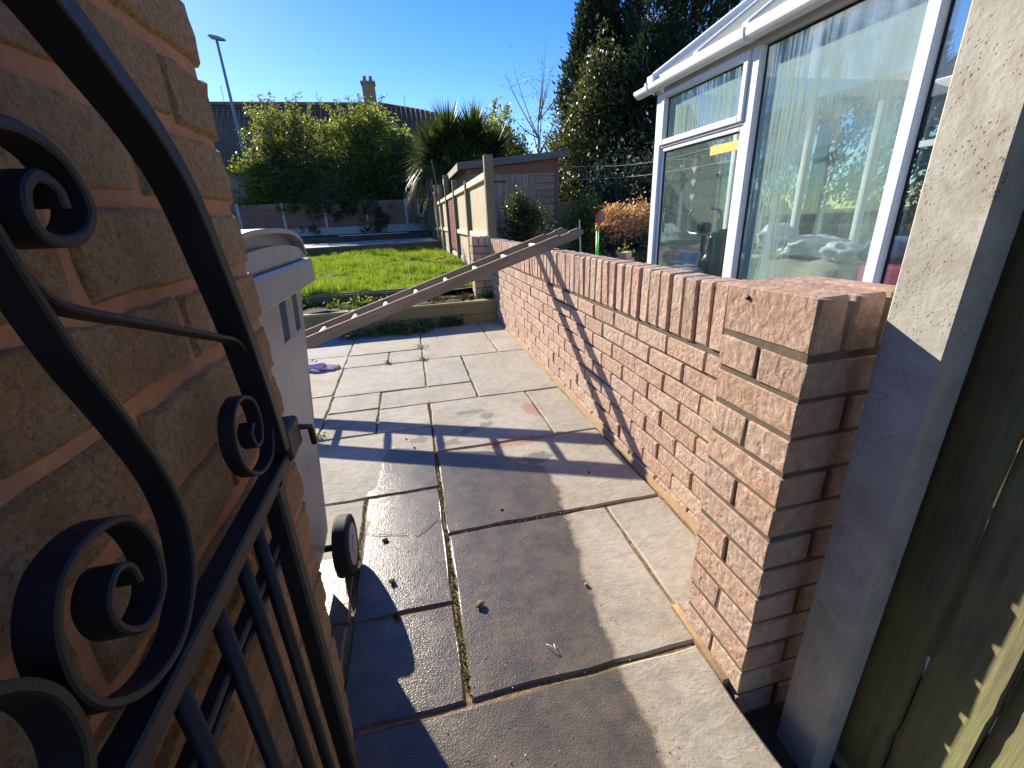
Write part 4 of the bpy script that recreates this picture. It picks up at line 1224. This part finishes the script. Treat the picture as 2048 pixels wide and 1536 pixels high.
# corner return: far end wall glazing
for x in (3.5, 4.4, 5.3): MB().cbox((x, 4.52, ZS), (x + .07, 4.59, ZT + .02), .005, smooth=False).obj('mullion', U, cons)
MB().box((KX + .1, 4.553, ZS), (5.9, 4.557, ZT)).obj('glass', M['glass_clear'], cons)
MB().box((5.9, -1.6, -.05), (6.0, 4.6, ZS)).obj('dwarf_wall', M['brick_pink'], cons)
for y in (3.4, 2.2, 1.0, -.2): MB().cbox((5.91, y, ZS), (5.98, y + .07, ZT), .005, smooth=False).obj('mullion', U, cons)
MB().cbox((5.91, -1.6, 1.62), (5.98, 4.6, 1.69), .005, smooth=False).obj('transom', U, cons)
MB().cbox((5.91, -1.6, ZT), (5.99, 4.6, ZT + .16), .005, smooth=False).obj('head_rail', U, cons)
MB().box((5.945, -1.6, ZS), (5.95, 4.5, ZT)).obj('glass', M['glass_clear'], cons)
MB().box((KX + .1, -1.6, -.04), (5.9, 4.5, .02)).obj('floor', M['wall_in'], cons)
MB().box((KX, -1.9, -.05), (8.0, -1.62, 3.4)).obj('house_side_wall', M['wall_in'], cons)

# ---- things inside the conservatory
t = thing('table', 'table under a cream dust sheet inside the conservatory', 'table', (3.5, 3.30, 0))
m = MB(); nx, ny = 22, 22; rnd = random.Random(9); vs = []; fs = []
for j in range(ny + 1):
    for i in range(nx + 1):
        u = -1 + 2 * i / nx; v = -1 + 2 * j / ny
        x = u * .62; y = v * .75
        e = max(abs(u), abs(v)); z = .62 if e < .82 else .62 - (e - .82) * 2.2
        z += .02 * math.sin(6 * u + 4 * v) + .012 * math.sin(13 * v - 5 * u) + .012 * math.sin(11 * u)
        vs.append((x, y, z))
for j in range(ny):
    for i in range(nx):
        a = j * (nx + 1) + i; fs.append((a, a + 1, a + nx + 2, a + nx + 1))
m.add(vs, fs, True); m.obj('dust_sheet', M['cloth_cream'], t)
for sx in (-.45, .45):
    for sy in (-.6, .6): MB().box((sx - .025, sy - .025, 0), (sx + .025, sy + .025, .6)).obj('leg', M['wood_shed_v'], t)
def blob(name, label, cat, c, r, mat, seed, group=None, rough=.25, k=5.0):
    rnd = random.Random(seed); ph = [rnd.uniform(0, 6) for _ in range(6)]
    m = MB(); n1, n2 = 16, 24; vs = []; fs = []
    for i in range(n1 + 1):
        th = PI * i / n1
        for j in range(n2):
            p = 2 * PI * j / n2
            q = 1 + rough * (math.sin(k * p + ph[0] + 3 * th) * .4 + math.sin((k + 4) * p + ph[1] - 5 * th) * .3 + math.sin(7 * th + ph[2]) * .3) * math.sin(th)
            vs.append((c[0] + r[0] * q * math.sin(th) * math.cos(p), c[1] + r[1] * q * math.sin(th) * math.sin(p), c[2] + r[2] * q * math.cos(th)))
    for i in range(n1):
        for j in range(n2): fs.append((i * n2 + j, i * n2 + (j + 1) % n2, (i + 1) * n2 + (j + 1) % n2, (i + 1) * n2 + j))
    m.add(vs, fs, True)
    return tag(m.obj(name, mat), label, cat, group)
blob('plastic_bag', 'crumpled white plastic bag with a knotted top on the dust sheet', 'bag', (3.35, 3.62, .78), (.15, .14, .13), M['bag_white'], 1, 'white bags inside the conservatory', .5)
blob('plastic_bag', 'flatter white bag slumped beside the knotted one', 'bag', (3.35, 3.22, .72), (.24, .24, .10), M['bag_white'], 2, 'white bags inside the conservatory', .45)
blob('plastic_bag', 'white bag at the right end of the covered table', 'bag', (3.2, 2.80, .72), (.12, .14, .07), M['bag_white'], 7, 'white bags inside the conservatory', .45)
blob('bin_bag', 'shiny black bin bag behind the small lower window', 'bag', (2.92, 3.80, .60), (.15, .13, .28), M['bag_black'], 3, None, .35, 7)
blob('cushion', 'blue-grey folded bedding seen past the second mullion', 'bedding', (3.2, 2.42, .74), (.22, .16, .10), M['cloth_blue'], 4, None, .15)
blob('blanket', 'dark pink blanket low behind the corner window', 'blanket', (3.3, 4.2, .56), (.25, .26, .07), M['cloth_pink'], 5, None, .2)
t = thing('exercise_bike', 'exercise bike with loop handlebar and black console behind the corner window', 'exercise bike', (2.88, 4.06, .04))
hb = [(.0, .19, 1.02), (0, .24, .98), (0, .25, .86), (0, .22, .80), (0, .0, .79), (0, -.22, .80), (0, -.25, .86), (0, -.24, .98), (0, -.19, 1.02), (0, -.10, 1.03)]
MB().tube(spline([(x, y, z) for x, y, z in hb], 4), .014, 8).obj('handlebar', M['steel'], t)
MB().tube([(0, 0, .1), (.02, 0, .8)], .025, 8).obj('stem', M['black_plastic'], t)
m = MB(); m.cbox((-.03, -.08, .80), (.05, .07, .90), .02); m.obj('console', M['black_plastic'], t)
MB().cbox((.3, -.1, .62), (.6, .1, .68), .02).obj('saddle', M['black_plastic'], t)
MB().tube([(-.4, 0, .06), (.5, 0, .06), (.5, 0, .62)], .025, 8).obj('frame', M['steel'], t)
t = thing('monitor', 'small silver-framed screen leaning on the sill below the handlebar', 'screen', (2.80, 4.17, .52), .25)
Mx = Matrix.Rotation(math.radians(18), 4, 'Y')
MB().cbox((-.02, -.14, 0), (.02, .14, .15), .012, Mx).obj('casing', M['white_paint'], t)
MB().box((-.026, -.115, .02), (-.021, .115, .125), Mx).obj('display', M['screen'], t)
MB().cbox((-.06, -.2, -.13), (.1, .2, -.01), .01).obj('stand', M['white_paint'], t)
t = thing('hanging_ornament', 'string of white heart shapes hanging inside the corner window', 'ornament', (2.75, 4.10, 0))
MB().tube([(0, 0, .95), (0, 0, 2.0)], .0015, 4).obj('cord', M['white_paint'], t)
for z in (1.42, 1.31, 1.18):
    m = MB(); pts = []
    for k in range(20):
        a = 2 * PI * k / 20; pts.append((.0022 * 16 * math.sin(a) ** 3, .0022 * (13 * math.cos(a) - 5 * math.cos(2 * a) - 2 * math.cos(3 * a) - math.cos(4 * a)) + z))
    m.prism(pts, 0, -.006, .006); m.obj('heart', M['white_paint'], t)
t = thing('box', 'dark red storage box on the floor behind the right mullion', 'box', (2.95, 2.14, 0))
MB().cbox((-.12, -.2, .3), (.15, .2, .68), .01).obj('carton', M['cloth_pink'], t); MB().box((-.13, -.21, .0), (.16, .21, .298)).obj('crate', M['wood_shed_v'], t)

# ------------------------------------------------------------------ washing lines
m = MB(); m.tube(spline([(3.05, 9.0, 1.955), (3.9, 7.2, 1.80), (4.4, 4.6, 1.90)], 8), .005, 5); tag(m.obj('washing_line', M['cable']), 'upper grey line strung from the shed towards the conservatory', 'line')
m = MB(); m.tube(spline([(3.05, 9.0, 1.72), (3.9, 7.2, 1.62), (4.4, 4.6, 1.66)], 8), .005, 5); tag(m.obj('washing_line', M['cable']), 'lower grey line strung from the shed towards the conservatory', 'line')

# ------------------------------------------------------------------ vegetation
def branchy(mb, base, top, r0, n, spread, seed, up=.6, sub=3, rr=.25):
    rnd = random.Random(seed)
    b = Vector(base); t = Vector(top)
    mid = b.lerp(t, .5) + Vector((rnd.uniform(-.1, .1), rnd.uniform(-.1, .1), 0)) * (t - b).length * .3
    tr = spline([b, mid, t], 4); L = len(tr)
    mb.tube(tr, [r0 * (1 - .75 * i / L) for i in range(L)], 7)
    tips = []
    for k in range(n):
        s = tr[int(L * rnd.uniform(.25, .95))]
        a = rnd.uniform(0, 2 * PI); l = spread * rnd.uniform(.5, 1.1)
        e = s + Vector((math.cos(a) * l, math.sin(a) * l, l * rnd.uniform(up * .5, up * 1.5)))
        m_ = s.lerp(e, .5) + Vector((0, 0, -.08 * l))
        pp = spline([s, m_, e], 3); mb.tube(pp, [r0 * rr * (1 - .8 * i / len(pp)) for i in range(len(pp))], 5)
        tips.append(e)
        for q in range(sub):
            s2 = pp[int(len(pp) * rnd.uniform(.3, .95))]
            a = rnd.uniform(0, 2 * PI); l2 = l * rnd.uniform(.3, .6)
            e2 = s2 + Vector((math.cos(a) * l2, math.sin(a) * l2, l2 * rnd.uniform(.1, 1.2)))
            mb.tube([s2, s2.lerp(e2, .5) + Vector((0, 0, .03)), e2], [r0 * .08, r0 * .06, r0 * .02], 4)
            tips.append(e2)
    return tips

def crown_pts(c, rad, n, seed, hollow=.25, bot=-.85):
    R = np.random.RandomState(seed); out = []
    while len(out) < n:
        p = R.normal(0, 1, 3); p /= np.linalg.norm(p); q = p * (hollow + (1.16 - hollow) * R.rand() ** .75)
        if q[2] < bot: continue
        # lumpy outline
        k = 1 + .18 * math.sin(4 * p[0] + seed) + .16 * math.sin(6 * p[2] + 3 * p[1] + seed) + .08 * math.sin(11 * p[0] + 7 * p[2])
        out.append((c[0] + q[0] * rad[0] * k, c[1] + q[1] * rad[1] * k, c[2] + q[2] * rad[2] * k))
    return np.array(out)

def tree(name, label, cat, base, crowns, mat, nclump, nleaf, csize, lsize, seed, group=None, trunk_r=.12, limbs=10, twigs=None, elong=1.5, droop=0., barkm='bark'):
    t = thing(name, label, cat, base, 0, group)
    mb = MB()
    top = max(c[0][2] for c in crowns)
    tips = branchy(mb, (0, 0, -.3), (crowns[0][0][0] * .5, crowns[0][0][1] * .5, top), trunk_r, limbs, max(c[1][0] for c in crowns) * .8, seed)
    P = []
    for i, (c, rad, w) in enumerate(crowns):
        cp = crown_pts(c, rad, int(nclump * w), seed + i * 7)
        P.append(leafquads(cp, nleaf, csize, lsize, seed + i, elong, 0, droop))
    if twigs:
        rnd = random.Random(seed + 3)
        for (a, b) in twigs:
            pts = spline([a, Vector(a).lerp(Vector(b), .5) + Vector((rnd.uniform(-.1, .1), 0, .05)), b], 5)
            mb.tube(pts, [.014 * (1 - .7 * i / len(pts)) for i in range(len(pts))], 4)
            P.append(leafquads([tuple(p) for p in pts], 7, .06, lsize * .9, seed + int(a[0] * 100) % 50, elong))
            for p in pts[2:]:
                e = p + Vector((rnd.uniform(-.25, .25), rnd.uniform(-.1, .1), rnd.uniform(0, .25)))
                mb.tube([p, e], [.006, .002], 3); P.append(leafquads([tuple(p.lerp(e, .6)), tuple(e)], 4, .04, lsize * .8, seed + 1, elong))
    mb.obj('trunk', M[barkm], t)
    link('crown', quads_mesh(np.concatenate(P), M[mat]), t)
    return t

# two loose bushy trees beyond the far fence
tw_ = lambda *a: [((x0, y0, z0), (x1, y1, z1)) for x0, y0, z0, x1, y1, z1 in a]
tree('bushy_tree', 'loose airy green tree in front of the tiled roof, left of the chimney', 'tree', (-4.7, 24.6, .7),
     [((0, 0, 3.2), (1.75, 1.2, 1.9), 1.0), ((-.7, 0, 1.9), (1.3, 1.1, 1.3), .5), ((.2, 0, 4.4), (1.5, .8, 1.0), .30), ((-.9, 0, 3.9), (.9, .7, .9), .2)], 'leaf_a', 400, 27, .14, .092, 3, 'trees beyond the far fence', .13, 14,
     tw_((-.5, 0, 4.6, -1.0, 0, 5.9), (-.2, 0, 4.8, -.55, 0, 6.0), (.2, 0, 4.6, .6, 0, 5.9), (.5, 0, 4.5, 1.2, 0, 5.6), (-.9, 0, 4.4, -1.5, 0, 5.35), (.1, 0, 4.8, .15, 0, 5.7)))
tree('bushy_tree', 'denser green tree in front of the chimney', 'tree', (-1.6, 24.8, .7),
     [((0, 0, 3.1), (1.9, 1.2, 1.9), 1.1), ((.2, 0, 4.4), (1.5, .9, 1.0), .45), ((-.4, 0, 1.6), (1.9, 1.1, 1.2), .5), ((1.6, 0, 2.2), (1.2, .9, 1.9), .5)], 'leaf_b', 540, 33, .14, .092, 5, 'trees beyond the far fence', .15, 14,
     tw_((-.6, 0, 4.6, -1.55, 0, 5.75), (-.3, 0, 4.7, -.9, 0, 5.8), (0, 0, 4.9, .25, 0, 5.95), (.4, 0, 4.7, 1.3, 0, 5.95), (.6, 0, 4.6, 1.5, 0, 5.35), (-.1, 0, 4.8, -.35, 0, 5.9)))
tree('bushy_tree', 'low green growth behind the far fence between the dense tree and the spiky palm', 'tree', (.5, 24.4, .7),
     [((0, 0, 1.9), (1.3, .9, 1.5), 1.0), ((-.2, 0, 3.6), (.8, .7, .8), .3)], 'leaf_a', 150, 60, .2, .12, 8, 'trees beyond the far fence', .09, 7)
tree('hedge_shrub', 'yellow-green shrub behind the far fence at the foot of the street lamp', 'shrub', (-6.6, 24.0, .7),
     [((0, 0, 1.7), (1.1, .8, 1.35), 1.0)], 'leaf_yellow', 90, 60, .17, .10, 9, None, .07, 6)
# ivy growing over the far fence
R = np.random.RandomState(9)
iv = []
for (x, z, r, n) in ((-3.9, 2.05, .5, 30), (-2.9, 1.9, .55, 36), (-2.2, 1.95, .45, 26), (-5.0, 2.0, .35, 14), (-1.15, 1.72, .3, 13), (-.95, 1.35, .22, 9), (-1.45, .95, .34, 22), (-4.4, .95, .2, 6), (.9, 1.2, .25, 10)):
    for _ in range(n): iv.append((x + R.normal() * r, FY - .12 - abs(R.normal()) * .08, z + R.normal() * r * .5))
tag(link('ivy', quads_mesh(leafquads(iv, 26, .09, .09, 12), M['leaf_ivy'])), 'dark ivy spilling over the far fence panels', 'ivy', kind='stuff')

# cordyline palm behind the fence
t = thing('cordyline_palm', 'big spiky cordyline palm with drooping dead leaves behind the fence', 'palm', (1.95, 16.2, .5))
MB().tube(spline([(0, 0, -.4), (.05, 0, 1.3), (-.3, 0, 2.2)], 4), [.13] * 9, 8).obj('trunk', M['bark'], t)
R = np.random.RandomState(5); Pg = []; Pd = []
def frond(h, d, L, w, sag, col):
    d = d / np.linalg.norm(d); side = np.cross(d, (0, 0, 1)); side /= (np.linalg.norm(side) + 1e-6)
    prev = h; n = 4
    wv = [w * .8, w, w * .75, w * .45, .002]
    pp = [h + d * L * (i / n) + np.array((0, 0, -sag * L * (i / n) ** 2.2)) for i in range(n + 1)]
    for i in range(n):
        col.append(np.array([pp[i] - side * wv[i] / 2, pp[i] + side * wv[i] / 2, pp[i + 1] + side * wv[i + 1] / 2, pp[i + 1] - side * wv[i + 1] / 2]))
for (hx, hz, s, ng) in ((-.80, 2.50, 1.15, 620), (-.25, 3.0, 1.2, 620), (.55, 3.0, 1.15, 600), (1.25, 2.6, 1.1, 520), (.1, 2.3, 1.2, 520)):
    h = np.array((hx, 0, hz)) 
    for _ in range(ng):
        a = R.rand() * 2 * PI; e = R.uniform(-.6, 1.25); d = np.array((math.cos(a) * math.cos(e), math.sin(a) * math.cos(e), math.sin(e)))
        frond(h + d * .08, d, s * R.uniform(.7, 1.05), .055, max(.0, .30 - e * .25) * R.uniform(.5, 1.2), Pg)
for _ in range(460):
    a = R.rand() * 2 * PI; hx, hz = [(-.75, 2.3), (-.3, 2.1), (.6, 2.3)][R.randint(3)]
    d = np.array((math.cos(a) * .75, math.sin(a) * .75, -.2)); frond(np.array((hx, 0, hz)) + d * .2, d, R.uniform(.8, 1.25), .045, R.uniform(.8, 1.3), Pd)
tag(link('fronds', quads_mesh(np.array(Pg), M['leaf_palm']), t)); link('dead_fronds', quads_mesh(np.array(Pd), M['leaf_dead']), t)

# middle distance green tree and bare sapling
tree('bushy_tree', 'light green tree rising over the shed roof right of the palm', 'tree', (4.3, 21.5, .3),
     [((0, 0, 3.3), (1.4, 1.0, 1.5), 1.0), ((.9, 0, 2.4), (1.2, 1, 1.4), .6)], 'leaf_b', 170, 55, .22, .12, 15, None, .1, 9,
     tw_((-.4, 0, 4.2, -.9, 0, 5.2), (0, 0, 4.4, .1, 0, 5.5), (.3, 0, 4.2, .7, 0, 5.3)))
t = thing('bare_sapling', 'nearly leafless sapling with thin upright twigs beside the conifer', 'tree', (5.1, 17.0, .3))
mb = MB(); tips = branchy(mb, (0, 0, -.3), (-.1, 0, 3.9), .06, 28, 1.5, 4, 1.2, 5, .4); mb.obj('trunk', M['twig'], t)
link('crown', quads_mesh(leafquads([tuple(p) for p in tips], 6, .09, .06, 19), M['leaf_hedge']), t)

def conifer(label, base, H, rad, n, seed, group):
    t = thing('conifer', label, 'conifer', base, 0, group)
    MB().tube([(0, 0, -.3), (0, 0, H * .95)], [.25, .05], 8).obj('trunk', M['bark'], t)
    R = np.random.RandomState(seed)
    # clumps: sprays pointing outwards and up
    cs = []; ds = []
    for _ in range(n):
        z = H * (R.rand() ** .9); a = R.rand() * 2 * PI
        rr = rad * (1 - (z / H) ** 2.2) * (.88 + .12 * math.sin(3 * a + seed) + .10 * math.sin(z * 3 + 2 * a)) * (.55 + .5 * R.rand() ** .5) + .12
        cs.append((rr * math.cos(a), rr * math.sin(a), z)); ds.append((math.cos(a) * .8, math.sin(a) * .8, .75))
    cs = np.array(cs); ds = np.array(ds)
    k = 26
    c = np.repeat(cs, k, 0); d = np.repeat(ds, k, 0) + R.normal(0, .38, (n * k, 3)); d /= np.linalg.norm(d, axis=1)[:, None]
    u = R.rand(n * k)[:, None]
    p = c + np.repeat(ds, k, 0) * u * .42 + R.normal(0, .085, (n * k, 3))
    b = np.cross(d, R.normal(0, 1, (n * k, 3))); b /= np.linalg.norm(b, axis=1)[:, None]
    s = R.uniform(.10, .22, (n * k, 1))
    P = np.stack([p - d * s * .5, p + b * s * .18, p + d * s * .6, p - b * s * .18], 1)
    link('crown', quads_mesh(P, M['leaf_conifer']), t)
    return t
gc = 'tall dark conifers behind the conservatory'
conifer('tallest dark conifer rising out of the top of the photo above the conservatory', (9.2, 15.6, .2), 11.5, 2.2, 2300, 3, gc)
conifer('dark conifer forming the left shoulder of the conifer group', (7.0, 16.6, .2), 7.3, 1.45, 1300, 4, gc)
conifer('lower dark conifer filling in behind the conservatory corner', (7.9, 14.0, .2), 5.6, 1.7, 1300, 5, gc)
conifer('dark conifer seen through the conservatory glass at the right', (12.2, 12.0, .2), 8.0, 2.6, 1400, 6, gc)
conifer('dark conifer far right behind the conservatory roof', (13.0, 6.0, .2), 6.5, 2.4, 1100, 7, gc)
# ivy clad shrubbery in front of the conifers
tree('ivy_shrub', 'glossy ivy covered shrub climbing up the left flank of the conifers', 'shrub', (6.0, 14.6, .2),
     [((-.2, 0, 2.2), (.95, .9, 2.3), 1.0), ((.2, 0, 4.2), (.55, .5, 1.2), .4), ((.9, -.3, 1.4), (1.2, .8, 1.5), .7)], 'leaf_ivy', 260, 44, .17, .085, 25, None, .08, 9)
tree('hedge_shrub', 'bright yellow-green shrub right of the shed', 'shrub', (3.22, 7.9, .15),
     [((0, 0, .72), (.36, .3, .42), 1.0)], 'leaf_hedge', 130, 44, .07, .045, 26, None, .03, 6)
tree('hedge_shrub', 'dark green shrub in the shade behind the acer', 'shrub', (5.3, 10.4, .2),
     [((0, 0, 1.0), (1.3, .8, 1.1), 1.0)], 'leaf_conifer', 150, 50, .16, .08, 27, None, .05, 6)
tree('acer_shrub', 'rust-orange acer shrub beside the corner of the conservatory', 'acer', (3.22, 6.35, .15),
     [((-.03, 0, .76), (.36, .28, .20), 1.0), ((.22, 0, .88), (.20, .2, .16), .5), ((-.26, 0, .86), (.18, .18, .15), .4)], 'leaf_acer', 95, 18, .05, .032, 28, None, .02, 12, None, 1.9, 0, 'wood_red')
tree('dark_shrub', 'dark wiry shrub with pale tips in front of the shed door', 'shrub', (1.62, 6.5, .15),
     [((0, 0, .62), (.27, .25, .42), 1.0), ((.16, 0, .90), (.22, .2, .22), .4), ((-.02, 0, 1.05), (.12, .12, .2), .2)], 'leaf_shrub', 150, 44, .055, .028, 29, None, .02, 10)
tree('low_shrub', 'sunlit low green growth beneath the acer', 'shrub', (2.9, 5.9, .1),
     [((0, 0, .25), (.5, .3, .22), 1.0)], 'leaf_hedge', 40, 30, .06, .035, 30, None, .01, 4)
# timber back fence seen between shrubs
t = thing('back_fence', 'dim horizontal board fence behind the acer', 'fence')
for k in range(8): MB().box((2.2, 11.2, .2 + k * .14), (8.5, 11.22, .33 + k * .14)).obj('board', M['wood_shed'], t)

# pinwheel flower
t = thing('pinwheel', 'red and teal toy flower windmill on a bright green stalk', 'garden windmill', (1.93, 4.48, 0))
MB().tube([(0, 0, .0), (0.005, 0, .96)], .010, 8).obj('stalk', M['green_plastic'], t)
MB().tube([(.022, 0, .3), (.022, 0, .93)], .006, 6).obj('stalk', M['green_plastic'], t)
MB().cbox((-.014, -.014, .90), (.028, .014, .955), .006).obj('clip', M['orange_plastic'], t)
MB().tube([(.005, 0, .95), (.035, 0, 1.02)], .004, 6).obj('neck', M['green_plastic'], t)
m = MB(); n = 16; rr = [.060 if k % 2 else .053 for k in range(n)]
vs = [(.028, -.02, 1.030)] + [(.028 + rr[k] * math.cos(2 * PI * k / n), -.02 + .012 * math.cos(2 * PI * k / n + 1), 1.030 + rr[k] * 1.1 * math.sin(2 * PI * k / n)) for k in range(n)] + [(.028, .0, 1.03)]
m.add(vs, [(0, 1 + (k + 1) % n, 1 + k) for k in range(n)] + [(n + 1, 1 + k, 1 + (k + 1) % n) for k in range(n)]); m.obj('petals', M['red_plastic'], t)
m = MB(); m.add([(.028, -.036, 1.03)] + [(.028 + .029 * math.cos(2 * PI * k / 12), -.030, 1.03 + .031 * math.sin(2 * PI * k / 12)) for k in range(12)], [(0, 1 + (k + 1) % 12, 1 + k) for k in range(12)]); m.obj('centre', M['teal_plastic'], t)
m = MB(); m.tube([(1.62, 4.05, 0), (1.57, 4.05, 1.02)], .007, 6); tag(m.obj('garden_cane', M['rung']), 'thin pale cane standing behind the top of the ladder', 'cane')
# planks and bricks behind the wall by the conservatory
t = thing('plank_stack', 'grey planks and loose bricks stacked beside the conservatory corner', 'planks', (2.35, 4.9, 0))
MB().cbox((-.35, -.3, .42), (.3, .1, .46), .004, smooth=False).obj('plank', M['wood_roof'], t)
MB().cbox((-.20, -.2, .465), (.3, .15, .50), .004, smooth=False).obj('plank', M['wood_post'], t)
MB().box((-.3, -.25, 0), (.25, .1, .42)).obj('trestle', M['wood_roof'], t)
for k in range(2): link('brick', V_st[k], t, (.12, .0, .535 + k * .066), (0, 0, .3 + k * .5))

# poles on the fence line
for i, (x, y, z1, lb) in enumerate(((.93, 11.9, 2.45, 'thin dark pole standing tallest against the palm'), (.93, 12.9, 2.1, 'thin pale pole left of the tallest one'), (.93, 13.6, 2.05, 'thin pole at the far corner of the lawn'))):
    m = MB(); m.tube(spline([(x, y, .3), (x - .02, y, 1.4), (x - .12, y, z1)], 4), .014, 6); tag(m.obj('pole', M['wood_post']), lb, 'pole', 'thin poles along the fence')

# ------------------------------------------------------------------ house with tiled roof, street lamp
hs = thing('tiled_house', 'house with a long brown tiled roof and a brick chimney beyond the trees', 'house', (0, 0, 0))
HY, RZ, EZ2 = 33.0, 8.05, 4.3
MB().box((-16, 30.2, 0), (8.5, 37, EZ2)).obj('wall', M['render_wall'], hs)
m = MB()
y_e = 29.6; sl2 = (RZ - EZ2) / (HY - y_e)
nrow, ncol = 18, 0
m.add([(-16, y_e, EZ2), (9.0, y_e, EZ2), (-.4, HY, RZ), (-16, HY, RZ), (9.0, 37.5, EZ2), (-16, 37.5, EZ2), (2.0, HY, RZ - .36), (6.0, HY, RZ - 1.3)], [(0, 1, 7, 6, 2, 3), (1, 4, 7), (3, 2, 6, 7, 4, 5)])
roof = m.obj('roof', M['roof'], hs)
# tile courses and rolls as real relief
m = MB()
for r in range(nrow):
    a = r / nrow; y = y_e + (HY - y_e) * a; z = EZ2 + (RZ - EZ2) * a; xr = (9.0 - 3.0 * a) if a < .62 else lerp(7.1, -.4, (a - .62) / .38)
    m.box((-16, y - .03, z + .015), (xr, y + .06, z + .045))
m2 = MB(); x = -15.9
while x < 8.8:
    amax = 1 if x < -.4 else (1 - (x + .4) / 2.4 * .095 if x < 2 else .905 - (x - 2) / 4 * .25 if x < 6 else max(.0, .65 * (9 - x) / 3))
    if amax > .03:
        a = Vector((x, y_e, EZ2 + .06)); b = Vector((x, y_e + (HY - y_e) * amax, EZ2 + (RZ - EZ2) * amax + .06))
        m2.tube([a, b], .045, 5)
    x += .3
m.obj('tile_courses', M['roof'], roof)['kind'] = 'stuff'; m2.obj('tile_rolls', M['roof'], roof)['kind'] = 'stuff'
MB().tube([(-16, HY, RZ + .05), (-.4, HY, RZ + .05)], .12, 8).obj('ridge', M['roof'], roof)
MB().tube([(-.4, HY, RZ + .05), (2.0, HY, RZ - .31), (6.0, HY, RZ - 1.25)], .10, 8).obj('ridge', M['roof'], roof)
ch = MB().cbox((-1.58, HY - .35, 7.6), (-.82, HY + .35, 9.15), .01, smooth=False).obj('chimney', M['chimney'], hs)
MB().cbox((-1.64, HY - .41, 9.15), (-.76, HY + .41, 9.27), .01, smooth=False).obj('cap', M['chimney'], ch)
for x in (-1.38, -1.02): MB().tube([(x, HY, 9.27), (x, HY, 9.6)], [.13, .10], 10).obj('chimney_pot', M['chimney'], ch)
for x, z in ((-4.35, .75), (.9, .6), (-9.6, 1.0)): MB().tube([(x, HY + .2, RZ - .4), (x, HY + .2, RZ + z)], .015, 4).obj('aerial', M['twig'], hs)
t = thing('street_lamp', 'tall slim grey street lamp against the pale sky', 'street lamp', (-7.25, 26.0, 0))
MB().tube([(.02, 0, 0), (.05, 0, 4.5), (.02, 0, 9.1)], [.09, .075, .055], 10).obj('column', M['lamp_metal'], t)
m = MB(); m.prism([(-.30, 9.20), (-.22, 9.12), (.10, 9.05), (.36, 9.05), (.38, 9.09), (.12, 9.19), (-.18, 9.24)], 1, -.10, .10); m.obj('lamp_head', M['lamp_metal'], t)

# neighbouring house to the left: out of shot, but it is what the conservatory glass reflects
nb = thing('neighbour_house', 'long brown-roofed house left of the garden, mirrored in the conservatory windows', 'house')
MB().box((-22, 4, 0), (-14, 60, 3.6)).obj('wall', M['render_wall'], nb)
m = MB(); m.add([(-13.6, 3.6, 3.5), (-13.6, 60, 3.5), (-18, 60, 6.6), (-18, 3.6, 6.6), (-22.4, 3.6, 3.5), (-22.4, 60, 3.5)], [(0, 1, 2, 3), (3, 2, 5, 4)]); m.obj('roof', M['roof'], nb)
for i in range(6):
    w = MB().box((-13.99, 8 + i * 6, 1.0), (-13.94, 9.6 + i * 6, 2.3)).obj('window', U, nb)
    MB().box((-13.935, 8.08 + i * 6, 1.08), (-13.93, 9.52 + i * 6, 2.22)).obj('pane', M['screen'], w)
t = thing('side_fence', 'wooden fence along the left side of the garden, mirrored in the conservatory windows', 'fence')
y = 5.6
while y < 16:
    MB().box((-6.03, y, .2), (-5.99, y + 1.75, 1.75)).obj('panel', M['wood_far'], t); MB().box((-6.06, y + 1.75, .2), (-5.96, y + 1.85, 1.85)).obj('post', M['gravel_board'], t); y += 1.85
